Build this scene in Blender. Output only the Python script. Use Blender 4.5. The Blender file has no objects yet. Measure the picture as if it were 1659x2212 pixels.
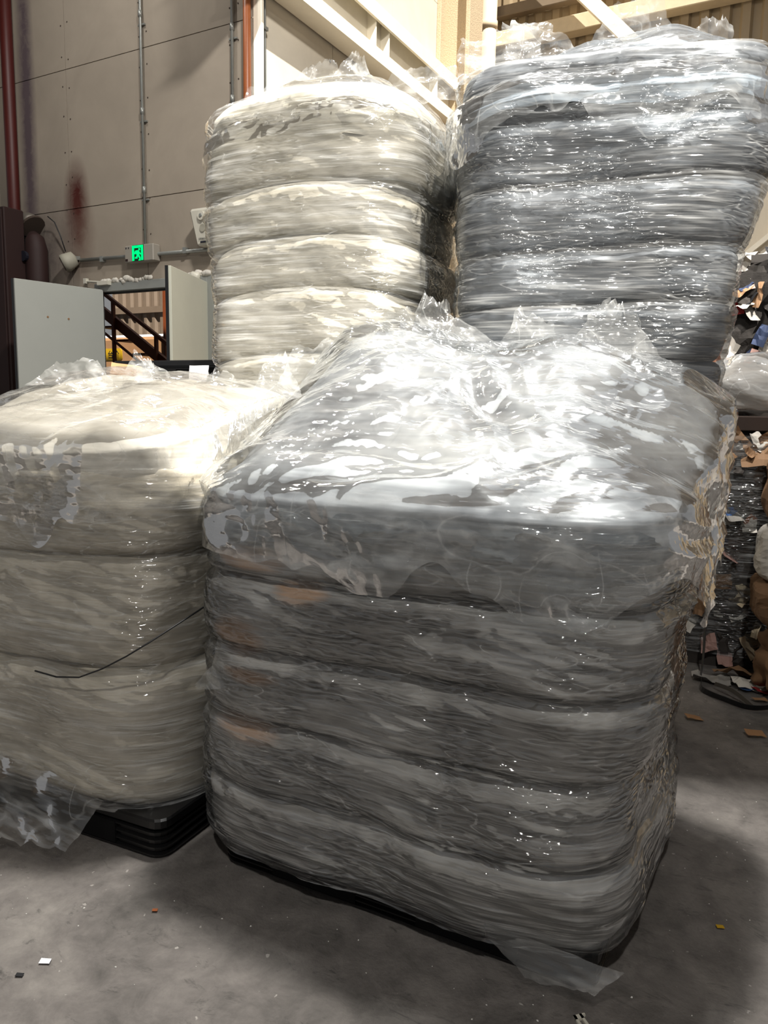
import bpy, math, random
import numpy as np
from mathutils import Vector, Matrix

# ------------------------------------------------------------------ camera, light, exposure
S = bpy.context.scene
COL = S.collection
TH = math.radians(28.6)                       # the building is turned this far from the camera axis
CT, ST = math.cos(TH), math.sin(TH)
cam_d = bpy.data.cameras.new('camera')
cam_d.sensor_fit = 'VERTICAL'; cam_d.sensor_height = 36.0
cam_d.lens = 1661.0 / 2212.0 * 36.0
cam_d.clip_start = 0.05; cam_d.clip_end = 200
cam = bpy.data.objects.new('camera', cam_d); COL.objects.link(cam)
cam.matrix_world = (Matrix.Translation((0, 0, 1.5)) @ Matrix.Rotation(math.radians(90 - 8.0), 4, 'X')
                    @ Matrix.Rotation(math.radians(1.07), 4, 'Z'))
S.camera = cam
S.view_settings.view_transform = 'Standard'; S.view_settings.look = 'None'
S.view_settings.gamma = 1.0; S.view_settings.use_curve_mapping = False
S.view_settings.exposure = 0.0
S.cycles.max_bounces = 5; S.cycles.diffuse_bounces = 3; S.cycles.glossy_bounces = 2; S.cycles.transmission_bounces = 2
S.cycles.transparent_max_bounces = 10; S.cycles.caustics_reflective = False; S.cycles.caustics_refractive = False

def W(u, v, z=0.0):                            # building coordinates -> world
    return Vector((CT * u + ST * v, -ST * u + CT * v, z))

world = bpy.data.worlds.new('world'); S.world = world; world.use_nodes = True
bg = world.node_tree.nodes['Background']
bg.inputs['Color'].default_value = (0.97, 0.97, 0.98, 1); bg.inputs['Strength'].default_value = 0.24

sun_d = bpy.data.lights.new('sun', 'SUN'); sun_d.energy = 10.0; sun_d.angle = math.radians(0.6)
sun_d.color = (1.0, 0.95, 0.87)
sun = bpy.data.objects.new('sun', sun_d); COL.objects.link(sun)
sdir = W(0.60, -0.55, 0) + Vector((0, 0, 1.0))
sun.rotation_euler = sdir.to_track_quat('Z', 'Y').to_euler(); sun.location = (0, 0, 20)

def area(name, loc, target, size, energy, color=(1, 0.97, 0.92)):
    d = bpy.data.lights.new(name, 'AREA'); d.shape = 'DISK'; d.size = size; d.energy = energy; d.color = color
    o = bpy.data.objects.new(name, d); COL.objects.link(o); o.location = loc
    o.rotation_euler = (Vector(loc) - Vector(target)).to_track_quat('Z', 'Y').to_euler()
    return o
area('overhead_lamp', (0.30, 2.95, 7.2), (0.30, 2.9, 0), 0.6, 640)
area('overhead_lamp', tuple(W(-6.0, 4.3, 7.4)), tuple(W(-6.0, 4.9, 0)), 0.35, 62)
area('overhead_lamp', tuple(W(1.0, -3.0, 7.2)), tuple(W(0.4, -1.0, 0)), 0.3, 230)  # added fill lamp behind the camera, brightens the shaded stack fronts

# ------------------------------------------------------------------ colour and node helpers
def lin(c):
    f = lambda x: x / 12.92 if x <= 0.04045 else ((x + 0.055) / 1.055) ** 2.4
    return tuple(f(v / 255.0) for v in c)

class NT:
    def __init__(s, name):
        s.m = bpy.data.materials.new(name); s.m.use_nodes = True
        s.t = s.m.node_tree; s.t.nodes.clear()
        s.out = s.t.nodes.new('ShaderNodeOutputMaterial')
    def n(s, typ, **kw):
        nd = s.t.nodes.new('ShaderNode' + typ)
        for k, v in kw.items():
            if k.startswith('i_'):
                key = k[2:].replace('_', ' ')
                nd.inputs[key].default_value = v
            else: setattr(nd, k, v)
        return nd
    def l(s, a, b): s.t.links.new(a, b)
    def coord(s, scale=(1, 1, 1), rot=(0, 0, 0), kind='Object', loc=(0, 0, 0)):
        tc = s.n('TexCoord'); mp = s.n('Mapping')
        mp.inputs['Scale'].default_value = scale; mp.inputs['Rotation'].default_value = rot
        mp.inputs['Location'].default_value = loc
        s.l(tc.outputs[kind], mp.inputs['Vector']); return mp.outputs['Vector']
    def noise(s, vec, scale=1.0, detail=4.0, rough=0.6, dist=0.0):
        nd = s.n('TexNoise'); nd.inputs['Scale'].default_value = scale; nd.inputs['Detail'].default_value = detail
        nd.inputs['Roughness'].default_value = rough; nd.inputs['Distortion'].default_value = dist
        s.l(vec, nd.inputs['Vector']); return nd.outputs['Fac']
    def voro(s, vec, scale=1.0, feature='F1'):
        nd = s.n('TexVoronoi', feature=feature); nd.inputs['Scale'].default_value = scale
        s.l(vec, nd.inputs['Vector']); return nd.outputs['Distance']
    def ramp(s, fac, stops):
        nd = s.n('ValToRGB'); e = nd.color_ramp.elements
        while len(e) < len(stops): e.new(0.5)
        for el, (p, c) in zip(e, stops):
            el.position = p; el.color = (*c, 1) if len(c) == 3 else c
        s.l(fac, nd.inputs['Fac']); return nd.outputs['Color']
    def math(s, op, a, b=None, clamp=False):
        nd = s.n('Math', operation=op, use_clamp=clamp)
        for i, x in enumerate((a, b)):
            if x is None: continue
            if isinstance(x, (int, float)): nd.inputs[i].default_value = x
            else: s.l(x, nd.inputs[i])
        return nd.outputs[0]
    def mixc(s, fac, a, b, mode='MIX'):
        nd = s.n('Mix', data_type='RGBA', blend_type=mode)
        for key, x in ((0, fac), (6, a), (7, b)):
            if isinstance(x, (int, float)): nd.inputs[key].default_value = x
            elif isinstance(x, tuple): nd.inputs[key].default_value = (*x[:3], 1)
            else: s.l(x, nd.inputs[key])
        return nd.outputs[2]
    def bump(s, h, strength=0.5, dist=0.01, normal=None):
        nd = s.n('Bump'); nd.inputs['Strength'].default_value = strength; nd.inputs['Distance'].default_value = dist
        s.l(h, nd.inputs['Height'])
        if normal is not None: s.l(normal, nd.inputs['Normal'])
        return nd.outputs['Normal']
    def princ(s, color, rough=0.5, metal=0.0, normal=None, spec=0.5):
        p = s.n('BsdfPrincipled')
        if isinstance(color, tuple): p.inputs['Base Color'].default_value = (*color[:3], 1)
        else: s.l(color, p.inputs['Base Color'])
        if isinstance(rough, (int, float)): p.inputs['Roughness'].default_value = rough
        else: s.l(rough, p.inputs['Roughness'])
        p.inputs['Metallic'].default_value = metal
        p.inputs['Specular IOR Level'].default_value = spec
        if normal is not None: s.l(normal, p.inputs['Normal'])
        return p
    def done(s, sh): s.l(sh, s.out.inputs['Surface']); return s.m

def plain(name, rgb, rough=0.5, metal=0.0, var=0.12, scale=8.0, bump=0.0, spec=0.5):
    t = NT(name); c = lin(rgb); v = t.coord()
    nz = t.noise(v, scale, 5, 0.65)
    col = t.mixc(nz, tuple(x * (1 - var) for x in c), tuple(min(1, x * (1 + var)) for x in c))
    nr = t.bump(nz, bump, 0.01) if bump else None
    return t.done(t.princ(col, rough, metal, nr, spec).outputs[0])

# bundles of pressed clear film: streaky, glossy
def thin_lines(t, vec, scale, dist, w):           # fine hair-line creases: contour lines of a stretched noise
    nz = t.noise(vec, scale, 0.0, 0.55, dist)
    d = t.math('ABSOLUTE', t.math('SUBTRACT', nz, 0.5))
    return t.math('SUBTRACT', 1.0, t.math('DIVIDE', d, w), True)

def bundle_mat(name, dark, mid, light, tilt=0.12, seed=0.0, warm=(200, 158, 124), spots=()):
    t = NT(name)
    v1 = t.coord((2.0, 2.0, 34), (tilt, 0.05, 0), loc=(seed, seed, seed))
    v2 = t.coord((4, 4, 70), (-tilt * 2.2, 0.1, 0), loc=(seed, 0, seed))
    v3 = t.coord((1, 1, 1), loc=(seed, seed, 0))
    a = t.noise(v1, 1.0, 2, 0.65, 0.0); b = t.noise(v2, 1.0, 1, 0.6, 0.0); c = t.noise(v3, 3.2, 3, 0.72, 0.5)
    f = t.math('ADD', t.math('MULTIPLY', a, 0.30), t.math('ADD', t.math('MULTIPLY', b, 0.12), t.math('MULTIPLY', c, 0.6)))
    col = t.ramp(f, [(0.38, lin(dark)), (0.53, lin(mid)), (0.68, lin(light))])
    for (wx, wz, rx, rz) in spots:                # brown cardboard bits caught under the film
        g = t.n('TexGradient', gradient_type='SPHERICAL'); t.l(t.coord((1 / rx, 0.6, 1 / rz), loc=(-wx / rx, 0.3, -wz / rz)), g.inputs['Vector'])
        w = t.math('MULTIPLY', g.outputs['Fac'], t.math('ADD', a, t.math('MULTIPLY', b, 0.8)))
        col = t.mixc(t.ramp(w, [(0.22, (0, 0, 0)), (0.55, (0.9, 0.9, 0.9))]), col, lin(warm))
    h = t.math('MULTIPLY', a, 0.9)
    nr = t.bump(h, 0.34, 0.012)
    return t.done(t.princ(col, 0.36, 0, nr, 0.5).outputs[0])

# thin clear stretch film: mostly see-through, milky in streaks, glossy
def patch_gate(t, fac): return t.ramp(fac, [(0.50, (0.0, 0.0, 0.0)), (0.60, (1, 1, 1))])

def film_mat(name, tint=(0.93, 0.95, 0.96), veil=0.10, gain=0.55, tilt=0.25, iso=False, seed=0.0, rough=0.10, gl=1.0, bumpk=0.65, line=0.32, cellk=2.2):
    t = NT(name)
    if iso:
        v1 = t.coord((4, 26, 14), (0.3, 0.2, 0.55), loc=(seed, 0, 0)); v2 = t.coord((5, 30, 16), (0.5, 0.1, 0.9), loc=(seed, 0, 0))
        l1 = t.coord((2.2, 11, 6), (0.3, 0.2, 0.6), loc=(seed, 4, 0)); l2 = t.coord((9, 3, 6), (0.2, 0.4, 0.5), loc=(seed, 2, 0))
        big_s = 3.5
    else:
        v1 = t.coord((2.5, 2.5, 44), (tilt, 0.06, 0), loc=(seed, 0, 0)); v2 = t.coord((5, 5, 110), (-tilt, 0.3, 0), loc=(seed, 0, 0))
        l1 = t.coord((2.0, 2.0, 30), (tilt * 1.2, 0.2, 0), loc=(seed, 4, 0)); l2 = t.coord((4, 4, 30), (-0.45, 0.5, 0.3), loc=(seed, 2, 0))
        big_s = 3.2
    a = t.noise(v1, 1.0, 2, 0.75, 0.0)
    big = t.noise(t.coord(loc=(seed, seed, 2)), big_s, 1, 0.6, 0.0)
    patch = t.ramp(big, [(0.40, (0.12, 0.12, 0.12)), (0.64, (1, 1, 1))])
    gate = t.ramp(big, [(0.44, (1, 1, 1)), (0.50, (0, 0, 0))])
    streak = t.ramp(a, [(0.46, (0, 0, 0)), (0.70, (1, 1, 1))])
    lA = thin_lines(t, l1, 1.0, 0.0, 0.011); lB = t.math('MULTIPLY', thin_lines(t, l2, 1.0, 0.0, 0.014), gate)
    lines = t.math('MAXIMUM', t.math('MULTIPLY', lA, 0.7), lB)
    fac = t.math('ADD', t.math('ADD', veil, t.math('MULTIPLY', t.math('MULTIPLY', streak, patch), gain)), t.math('MULTIPLY', lines, line), True)
    h = t.math('MULTIPLY', a, 0.9)
    if not iso:
        cell = t.math('MULTIPLY', t.math('ABSOLUTE', t.math('SUBTRACT', t.noise(t.coord((0.6, 0.6, 2.0), (0.3, 0.2, 0.2)), 34, 0.0, 0.5, 0.0), 0.5)), gate)
        h = t.math('ADD', h, t.math('MULTIPLY', cell, cellk))
    nr = t.bump(h, bumpk, 0.016)
    tr = t.n('BsdfTransparent'); tr.inputs['Color'].default_value = (*tint, 1)
    df = t.n('BsdfDiffuse'); df.inputs['Color'].default_value = (0.82, 0.83, 0.82, 1); t.l(nr, df.inputs['Normal'])
    tl = t.n('BsdfTranslucent'); tl.inputs['Color'].default_value = (0.80, 0.81, 0.80, 1)
    m0 = t.n('MixShader'); m0.inputs[0].default_value = 0.35; t.l(df.outputs[0], m0.inputs[1]); t.l(tl.outputs[0], m0.inputs[2])
    m1 = t.n('MixShader'); t.l(fac, m1.inputs[0]); t.l(tr.outputs[0], m1.inputs[1]); t.l(m0.outputs[0], m1.inputs[2])
    gs = t.n('BsdfGlossy'); gs.inputs['Roughness'].default_value = rough; gs.inputs['Color'].default_value = (1, 1, 1, 1); t.l(nr, gs.inputs['Normal'])
    lw = t.n('LayerWeight'); lw.inputs['Blend'].default_value = 0.28
    ff = t.math('MULTIPLY', t.math('ADD', t.math('MULTIPLY', lw.outputs['Fresnel'], 0.6), 0.045), gl, True)
    m2 = t.n('MixShader'); t.l(ff, m2.inputs[0]); t.l(m1.outputs[0], m2.inputs[1]); t.l(gs.outputs[0], m2.inputs[2])
    return t.done(m2.outputs[0])

def concrete():
    t = NT('concrete_floor'); v = t.coord()
    a = t.noise(v, 1.3, 6, 0.65, 0.6); b = t.noise(v, 9, 6, 0.7, 0.4); c = t.noise(v, 70, 3, 0.6)
    col = t.ramp(t.math('ADD', t.math('MULTIPLY', a, 0.6), t.math('MULTIPLY', b, 0.4)),
                 [(0.36, lin((78, 75, 72))), (0.52, lin((117, 112, 108))), (0.66, lin((142, 137, 131)))])
    sm = t.noise(t.coord((7, 16, 7), (0, 0, 0.5)), 1.0, 5, 0.75, 1.0)
    col = t.mixc(t.ramp(sm, [(0.58, (0, 0, 0)), (0.72, (0.7, 0.7, 0.7))]), col, lin((52, 52, 50)))
    spots = t.noise(v, 38, 2, 0.5)
    col = t.mixc(t.ramp(spots, [(0.72, (0, 0, 0)), (0.76, (0.6, 0.6, 0.6))]), col, lin((190, 185, 178)))
    col = t.mixc(t.math('MULTIPLY', c, 0.25), col, lin((70, 67, 64)))
    h = t.math('ADD', t.math('MULTIPLY', b, 0.6), t.math('MULTIPLY', c, 0.4))
    return t.done(t.princ(col, 0.75, 0, t.bump(h, 0.55, 0.012), 0.3).outputs[0])

def board(name, rgb, stain_shade=None):
    t = NT(name); v = t.coord(); c = lin(rgb)
    a = t.noise(v, 1.2, 6, 0.6, 0.5); b = t.noise(v, 25, 3, 0.6)
    col = t.mixc(t.ramp(a, [(0.35, (0, 0, 0)), (0.7, (1, 1, 1))]), tuple(x * 0.86 for x in c), tuple(x * 1.06 for x in c))
    if stain_shade:
        for (ux, uz, ru, rz, rgb2, amt) in stain_shade:
            mp = t.coord((1 / ru, 0.001, 1 / rz), loc=(-ux / ru, 0, -uz / rz))
            g = t.n('TexGradient', gradient_type='SPHERICAL'); t.l(mp, g.inputs['Vector'])
            f = t.math('MULTIPLY', t.math('MULTIPLY', g.outputs['Fac'], t.math('ADD', t.noise(v, 7, 5, 0.7, 1.0), 0.35)), amt, True)
            col = t.mixc(f, col, lin(rgb2))
    return t.done(t.princ(col, 0.7, 0, t.bump(b, 0.08, 0.004), 0.3).outputs[0])

def emit(name, rgb, k):
    t = NT(name); e = t.n('Emission'); e.inputs['Color'].default_value = (*lin(rgb), 1); e.inputs['Strength'].default_value = k
    return t.done(e.outputs[0])

M = {}
M['floor'] = concrete()
STAINS_SHADE = [(-7.12, 3.60, 0.22, 0.50, (70, 14, 8), 1.5), (-7.12, 3.25, 0.30, 0.55, (95, 62, 52), 0.9), (-7.86, 4.6, 0.16, 3.2, (92, 80, 84), 1.6), (-7.60, 3.1, 0.55, 0.9, (96, 86, 84), 1.0)]  # red-brown stains, a greyish patch, and a painted shadow band beside the standpipe
M['board'] = board('wall_board_beige', (160, 149, 135), STAINS_SHADE)
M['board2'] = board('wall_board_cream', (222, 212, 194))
M['joint'] = plain('joint_dark', (60, 48, 40), 0.9)
M['white_steel'] = plain('white_steel', (238, 230, 212), 0.45, 0, 0.10, 5)
M['grey_steel'] = plain('galvanised_conduit', (150, 152, 148), 0.4, 0.5, 0.15, 20)
M['orange_paint'] = plain('orange_paint', (150, 82, 40), 0.45, 0, 0.2, 12)
M['rail_paint'] = plain('rust_rail_paint', (118, 58, 26), 0.5, 0, 0.25, 10)
M['container'] = plain('container_tan', (112, 96, 80), 0.6, 0, 0.15, 5)
M['red_paint'] = plain('red_brown_paint', (70, 16, 11), 0.5, 0, 0.2, 6)
M['maroon'] = plain('maroon_paint', (36, 11, 8), 0.7, 0, 0.2, 3)
M['render'] = plain('rough_fireproofing', (198, 178, 148), 0.95, 0, 0.3, 60, 1.0)
M['tan_metal'] = plain('tan_sheet_metal', (150, 132, 104), 0.55, 0.0, 0.15, 4)
M['purlin'] = plain('purlin_steel', (206, 188, 158), 0.6, 0, 0.15, 10)
M['purlin_dark'] = plain('purlin_grey', (120, 106, 88), 0.6, 0, 0.15, 10)
M['pvc'] = plain('downpipe_pvc', (226, 206, 176), 0.4, 0, 0.05, 8)
M['door_grey'] = plain('door_grey_paint', (176, 178, 172), 0.45, 0, 0.05, 3)
M['door_cream'] = plain('door_cream_paint', (206, 206, 190), 0.45, 0, 0.06, 3)
M['frame_grey'] = plain('door_frame_grey', (140, 142, 138), 0.45, 0, 0.08, 5)
M['rubber'] = plain('black_rubber', (22, 23, 26), 0.5)
M['foam'] = plain('filler_foam', (205, 200, 190), 0.9, 0, 0.2, 30, 0.6)
M['box_grey'] = plain('sign_box_grey', (150, 144, 134), 0.5, 0, 0.05, 10)
M['led'] = emit('green_led', (0, 255, 130), 1.3)
M['led_dark'] = plain('sign_window_dark', (4, 40, 20), 0.3)
M['ivory'] = plain('ivory_plastic', (206, 202, 188), 0.4, 0, 0.03, 10)
M['ivory_dark'] = plain('speaker_grille', (158, 154, 140), 0.6, 0, 0.05, 60)
M['ink'] = plain('black_ink', (20, 22, 34), 0.5)
M['lamp_glass'] = plain('lamp_lens', (96, 84, 76), 0.15)
M['duct'] = plain('duct_metal', (112, 106, 98), 0.5, 0.4, 0.15, 5)
M['black_plastic'] = plain('black_plastic', (16, 16, 17), 0.28, 0, 0.2, 10, 0.0, 0.6)
M['recess_shade'] = plain('painted_recess_shade', (7, 7, 8), 0.8, 0, 0.1, 10, 0, 0.2)  # near-black colour painted for the shade inside fork openings
M['strap'] = plain('black_strap', (22, 22, 24), 0.45)
M['yellow'] = plain('yellow_sign', (190, 150, 24), 0.5)
M['cardboard'] = plain('cardboard', (150, 112, 76), 0.85, 0, 0.18, 9)
M['ledge'] = plain('white_ledge', (232, 232, 238), 0.6)
PAPERS = [plain('paper_' + n, c, 0.75, 0, 0.18, 14) for n, c in
          (('white', (206, 200, 190)), ('grey', (150, 146, 140)), ('kraft', (138, 106, 76)), ('black', (26, 26, 30)), ('navy', (34, 48, 78)),
           ('cream', (214, 196, 164)), ('pink', (176, 140, 130)), ('orange', (150, 84, 40)), ('dark', (52, 46, 42)), ('blue', (60, 96, 150)), ('red', (150, 40, 38)))]
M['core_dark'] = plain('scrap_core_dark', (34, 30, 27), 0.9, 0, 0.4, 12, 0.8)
M['kraft'] = plain('kraft_paper', (126, 94, 64), 0.8, 0, 0.2, 8, 0.4)
M['label'] = plain('white_label', (220, 218, 212), 0.6)

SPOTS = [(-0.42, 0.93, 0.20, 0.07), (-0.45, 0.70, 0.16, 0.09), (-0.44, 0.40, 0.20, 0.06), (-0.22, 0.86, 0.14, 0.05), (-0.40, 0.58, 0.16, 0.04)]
M['b_main'] = bundle_mat('film_bundle_grey', (112, 109, 105), (172, 167, 161), (216, 211, 204), 0.10, 0.0, spots=SPOTS)  # lightened greys stand in for light scattered inside the film
M['b_top'] = bundle_mat('film_bundle_pale_grey', (126, 128, 131), (182, 184, 186), (222, 222, 220), 0.5, 2.0)
M['b_right'] = bundle_mat('film_bundle_blue_grey', (72, 74, 77), (108, 111, 114), (168, 172, 176), -0.22, 5.0)
M['b_rtop'] = bundle_mat('film_bundle_ice', (122, 132, 140), (172, 180, 187), (214, 220, 224), -0.2, 6.0)
M['b_cream'] = bundle_mat('film_bundle_cream', (172, 168, 156), (210, 207, 198), (234, 232, 226), -0.30, 8.0)
M['b_left'] = bundle_mat('film_bundle_ivory', (178, 172, 158), (214, 208, 194), (234, 230, 220), 0.06, 11.0)  # ivory also lightened, colour replaces glow passing through the film
M['b_ltop'] = bundle_mat('film_bundle_white', (180, 177, 168), (212, 209, 200), (232, 230, 224), 0.25, 13.0)
M['f_main'] = film_mat('stretch_film_main', veil=0.05, gain=0.42, tilt=0.15, seed=0.3, gl=1.6, rough=0.08)
M['f_top'] = film_mat('loose_film_main', veil=0.07, gain=0.45, iso=True, seed=1.3, rough=0.09, line=0.22, bumpk=0.5)
M['f_right'] = film_mat('stretch_film_right', tint=(0.93, 0.95, 0.97), veil=0.06, gain=0.50, tilt=-0.30, seed=3.3)
M['f_rtop'] = film_mat('loose_film_right', tint=(0.93, 0.95, 0.97), veil=0.08, gain=0.45, iso=True, seed=3.9, line=0.22, bumpk=0.5)
M['f_cream'] = film_mat('stretch_film_cream', tint=(0.97, 0.96, 0.93), veil=0.08, gain=0.50, tilt=-0.35, seed=4.3)
M['f_ctop'] = film_mat('loose_film_cream', tint=(0.97, 0.96, 0.93), veil=0.08, gain=0.45, iso=True, seed=4.9, line=0.22, bumpk=0.5)
M['f_left'] = film_mat('stretch_film_left', tint=(0.97, 0.96, 0.94), veil=0.08, gain=0.45, tilt=0.35, seed=5.3)
M['f_ltop'] = film_mat('loose_film_left', tint=(0.97, 0.96, 0.94), veil=0.08, gain=0.40, iso=True, seed=5.9, line=0.22, bumpk=0.5)
M['f_flap'] = film_mat('loose_clear_film', tint=(0.97, 0.98, 0.98), veil=0.13, gain=0.40, iso=True, seed=7.3, rough=0.08, line=0.22, bumpk=0.5)

# ------------------------------------------------------------------ mesh helpers
def link(o, parent=None):
    COL.objects.link(o)
    if parent is not None: o.parent = parent
    return o
def tag(o, label=None, cat=None, group=None, kind=None):
    if label: o['label'] = label
    if cat: o['category'] = cat
    if group: o['group'] = group
    if kind: o['kind'] = kind
    return o
def empty(name, loc, rz=0.0, label=None, cat=None, group=None):
    o = bpy.data.objects.new(name, None); o.location = loc; o.rotation_euler = (0, 0, rz); o.empty_display_size = 0.1
    link(o); return tag(o, label, cat, group)
def mesh_obj(name, verts, faces, mat, parent=None, loc=(0, 0, 0), rz=0.0, smooth=False):
    me = bpy.data.meshes.new(name)
    me.from_pydata([tuple(map(float, v)) for v in verts], [], faces)
    if mat is not None: me.materials.append(mat)
    if smooth: me.polygons.foreach_set('use_smooth', [True] * len(me.polygons))
    me.update()
    o = bpy.data.objects.new(name, me); o.location = loc; o.rotation_euler = (0, 0, rz)
    return link(o, parent)

class MB:
    def __init__(s): s.v = []; s.f = []
    def add(s, vs, fs):
        k = len(s.v); s.v += [tuple(v) for v in vs]; s.f += [tuple(i + k for i in f) for f in fs]; return s
    def box(s, x0, x1, y0, y1, z0, z1, bev=0.0):
        if bev <= 0:
            vs = [(x, y, z) for z in (z0, z1) for y in (y0, y1) for x in (x0, x1)]
            return s.add(vs, [(0, 2, 3, 1), (4, 5, 7, 6), (0, 1, 5, 4), (2, 6, 7, 3), (0, 4, 6, 2), (1, 3, 7, 5)])
        b = min(bev, (x1 - x0) / 2.01, (y1 - y0) / 2.01, (z1 - z0) / 2.01)
        loop = lambda i, z: [(x0 + i, y0 + b, z), (x0 + b, y0 + i, z), (x1 - b, y0 + i, z), (x1 - i, y0 + b, z),
                             (x1 - i, y1 - b, z), (x1 - b, y1 - i, z), (x0 + b, y1 - i, z), (x0 + i, y1 - b, z)]
        return s.loft([loop(b, z0), loop(0, z0 + b), loop(0, z1 - b), loop(b, z1)])
    def loft(s, rings, cap=True, closed=True):
        n = len(rings[0]); vs = [p for r in rings for p in r]; fs = []
        for i in range(len(rings) - 1):
            for j in range(n if closed else n - 1):
                a = i * n + j; b = i * n + (j + 1) % n
                fs.append((a, b, b + n, a + n))
        if cap:
            fs.append(tuple(range(n - 1, -1, -1))); fs.append(tuple(range((len(rings) - 1) * n, len(rings) * n)))
        return s.add(vs, fs)
    def tube(s, pts, r, n=10, cap=True):
        pts = [Vector(p) for p in pts]; rings = []
        for i, p in enumerate(pts):
            d = (pts[min(i + 1, len(pts) - 1)] - pts[max(i - 1, 0)]).normalized()
            up = Vector((0, 0, 1)) if abs(d.z) < 0.9 else Vector((1, 0, 0))
            a = d.cross(up).normalized(); b = a.cross(d)
            rr = r[i] if isinstance(r, (list, tuple)) else r
            rings.append([tuple(p + a * rr * math.cos(2 * math.pi * k / n) + b * rr * math.sin(2 * math.pi * k / n)) for k in range(n)])
        return s.loft(rings, cap)
    def bar(s, p0, p1, w, h):                    # rectangular bar between two points
        p0, p1 = Vector(p0), Vector(p1); d = (p1 - p0).normalized()
        up = Vector((0, 0, 1)) if abs(d.z) < 0.95 else Vector((0, 1, 0))
        a = d.cross(up).normalized() * w / 2; b = a.cross(d).normalized() * h / 2
        return s.loft([[tuple(p + a + b), tuple(p - a + b), tuple(p - a - b), tuple(p + a - b)] for p in (p0, p1)])
    def prism(s, poly, y0, y1):                  # polygon in x,z pulled along y
        return s.loft([[(x, y0, z) for x, z in poly], [(x, y1, z) for x, z in poly]])
    def build(s, name, mat, parent=None, loc=(0, 0, 0), rz=0.0, smooth=False):
        return mesh_obj(name, s.v, s.f, mat, parent, loc, rz, smooth)

# numpy gradient noise
_r = np.random.RandomState(7); _perm = _r.permutation(256); _perm = np.concatenate([_perm, _perm, _perm])
_g = _r.normal(size=(256, 3)); _g /= np.linalg.norm(_g, axis=1)[:, None]
def perlin(p):
    p = np.asarray(p, float); i = np.floor(p).astype(int); f = p - i; i &= 255
    u = f * f * f * (f * (f * 6 - 15) + 10); out = 0
    for dx in (0, 1):
        wx = u[..., 0] if dx else 1 - u[..., 0]
        for dy in (0, 1):
            wy = u[..., 1] if dy else 1 - u[..., 1]
            for dz in (0, 1):
                wz = u[..., 2] if dz else 1 - u[..., 2]
                h = _perm[_perm[_perm[(i[..., 0] + dx) & 255] + ((i[..., 1] + dy) & 255)] + ((i[..., 2] + dz) & 255)]
                g = _g[h]
                out = out + wx * wy * wz * (g[..., 0] * (f[..., 0] - dx) + g[..., 1] * (f[..., 1] - dy) + g[..., 2] * (f[..., 2] - dz))
    return out
def fbm(p, sc, octv=3):
    sc = np.array(sc, float); o = 0; a = 1.0
    for k in range(octv): o = o + a * perlin(p * sc * 2 ** k + 17.3 * k); a *= 0.5
    return o
def crumple(p, sc, octv=3, warp=0.35):           # sharp folded creases
    sc = np.array(sc, float); q = p * sc
    w = np.stack([perlin(q * 0.6 + 3.1), perlin(q * 0.6 + 9.7), perlin(q * 0.6 + 5.5)], -1) * warp * 2
    q = q + w; o = 0; a = 1.0
    for k in range(octv): o = o + a * (0.28 - np.abs(perlin(q * 1.9 ** k + 31.7 * k))); a *= 0.55
    return o

def superring(a, b, n, N):                       # points and outward normals of a rounded rectangle
    t = np.linspace(0, 2 * np.pi, 4001)
    x = a * np.sign(np.cos(t)) * np.abs(np.cos(t)) ** (2 / n); y = b * np.sign(np.sin(t)) * np.abs(np.sin(t)) ** (2 / n)
    s = np.concatenate([[0], np.cumsum(np.hypot(np.diff(x), np.diff(y)))])
    q = np.linspace(0, s[-1], N, endpoint=False)
    px, py = np.interp(q, s, x), np.interp(q, s, y)
    tx, ty = np.roll(px, -1) - np.roll(px, 1), np.roll(py, -1) - np.roll(py, 1)
    L = np.hypot(tx, ty); return np.stack([px, py], 1), np.stack([ty / L, -tx / L], 1)

def grid_faces(rows, n, closed=True):
    i = np.arange(rows - 1)[:, None] * n; j = np.arange(n if closed else n - 1)[None, :]
    a = i + j; b = i + (j + 1) % n
    return np.stack([a, b, b + n, a + n], -1).reshape(-1, 4)

def fast_mesh(name, V, F, mat, parent=None, smooth=True, extra=()):
    me = bpy.data.meshes.new(name)
    V = np.asarray(V, np.float32).reshape(-1, 3); fl = F.tolist() + [tuple(e) for e in extra]
    me.from_pydata(V.tolist(), [], fl)
    me.materials.append(mat)
    if smooth: me.polygons.foreach_set('use_smooth', [True] * len(me.polygons))
    me.update(); return link(bpy.data.objects.new(name, me), parent)

# ------------------------------------------------------------------ the setting
BR = -TH
def struct(name, mb, mat, parent=None):
    o = mb.build(name, mat, parent, (0, 0, 0), BR if parent is None else 0.0)
    if parent is None: o['kind'] = 'structure'
    return o
YW, UC, V3 = 6.0, -4.71, 11.0

fl = MB().box(-16, 12, -9, 16, -0.2, 0.0); struct('floor', fl, M['floor'])
ce = MB(); ZC = 8.0  # unseen roof; its openings are shaped to place the sunlight
V0 = -1.97
ce.box(-14, 9, -9, V0, ZC, ZC + 0.2); ce.box(-14, -1.2, V0, 2.6, ZC, ZC + 0.2); ce.box(3.45, 9, V0, 2.6, ZC, ZC + 0.2)
poly = [(-14, 2.6), (9, 2.6), (9, 2.85), (-1.30, 2.85), (-4.66, 5.96), (-4.66, 6.2), (-14, 6.2)]  # slanted edge cut so sun reaches the side wall only
ce.loft([[(x, y, z) for x, y in poly] for z in (ZC, ZC + 0.2)])
ce.box(0.2, 9, 2.85, 10.9, ZC, ZC + 0.2)
ce.box(-5.0, 9, 10.9, 11.6, ZC, ZC + 0.2)
struct('ceiling', ce, M['purlin_dark'])

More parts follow.
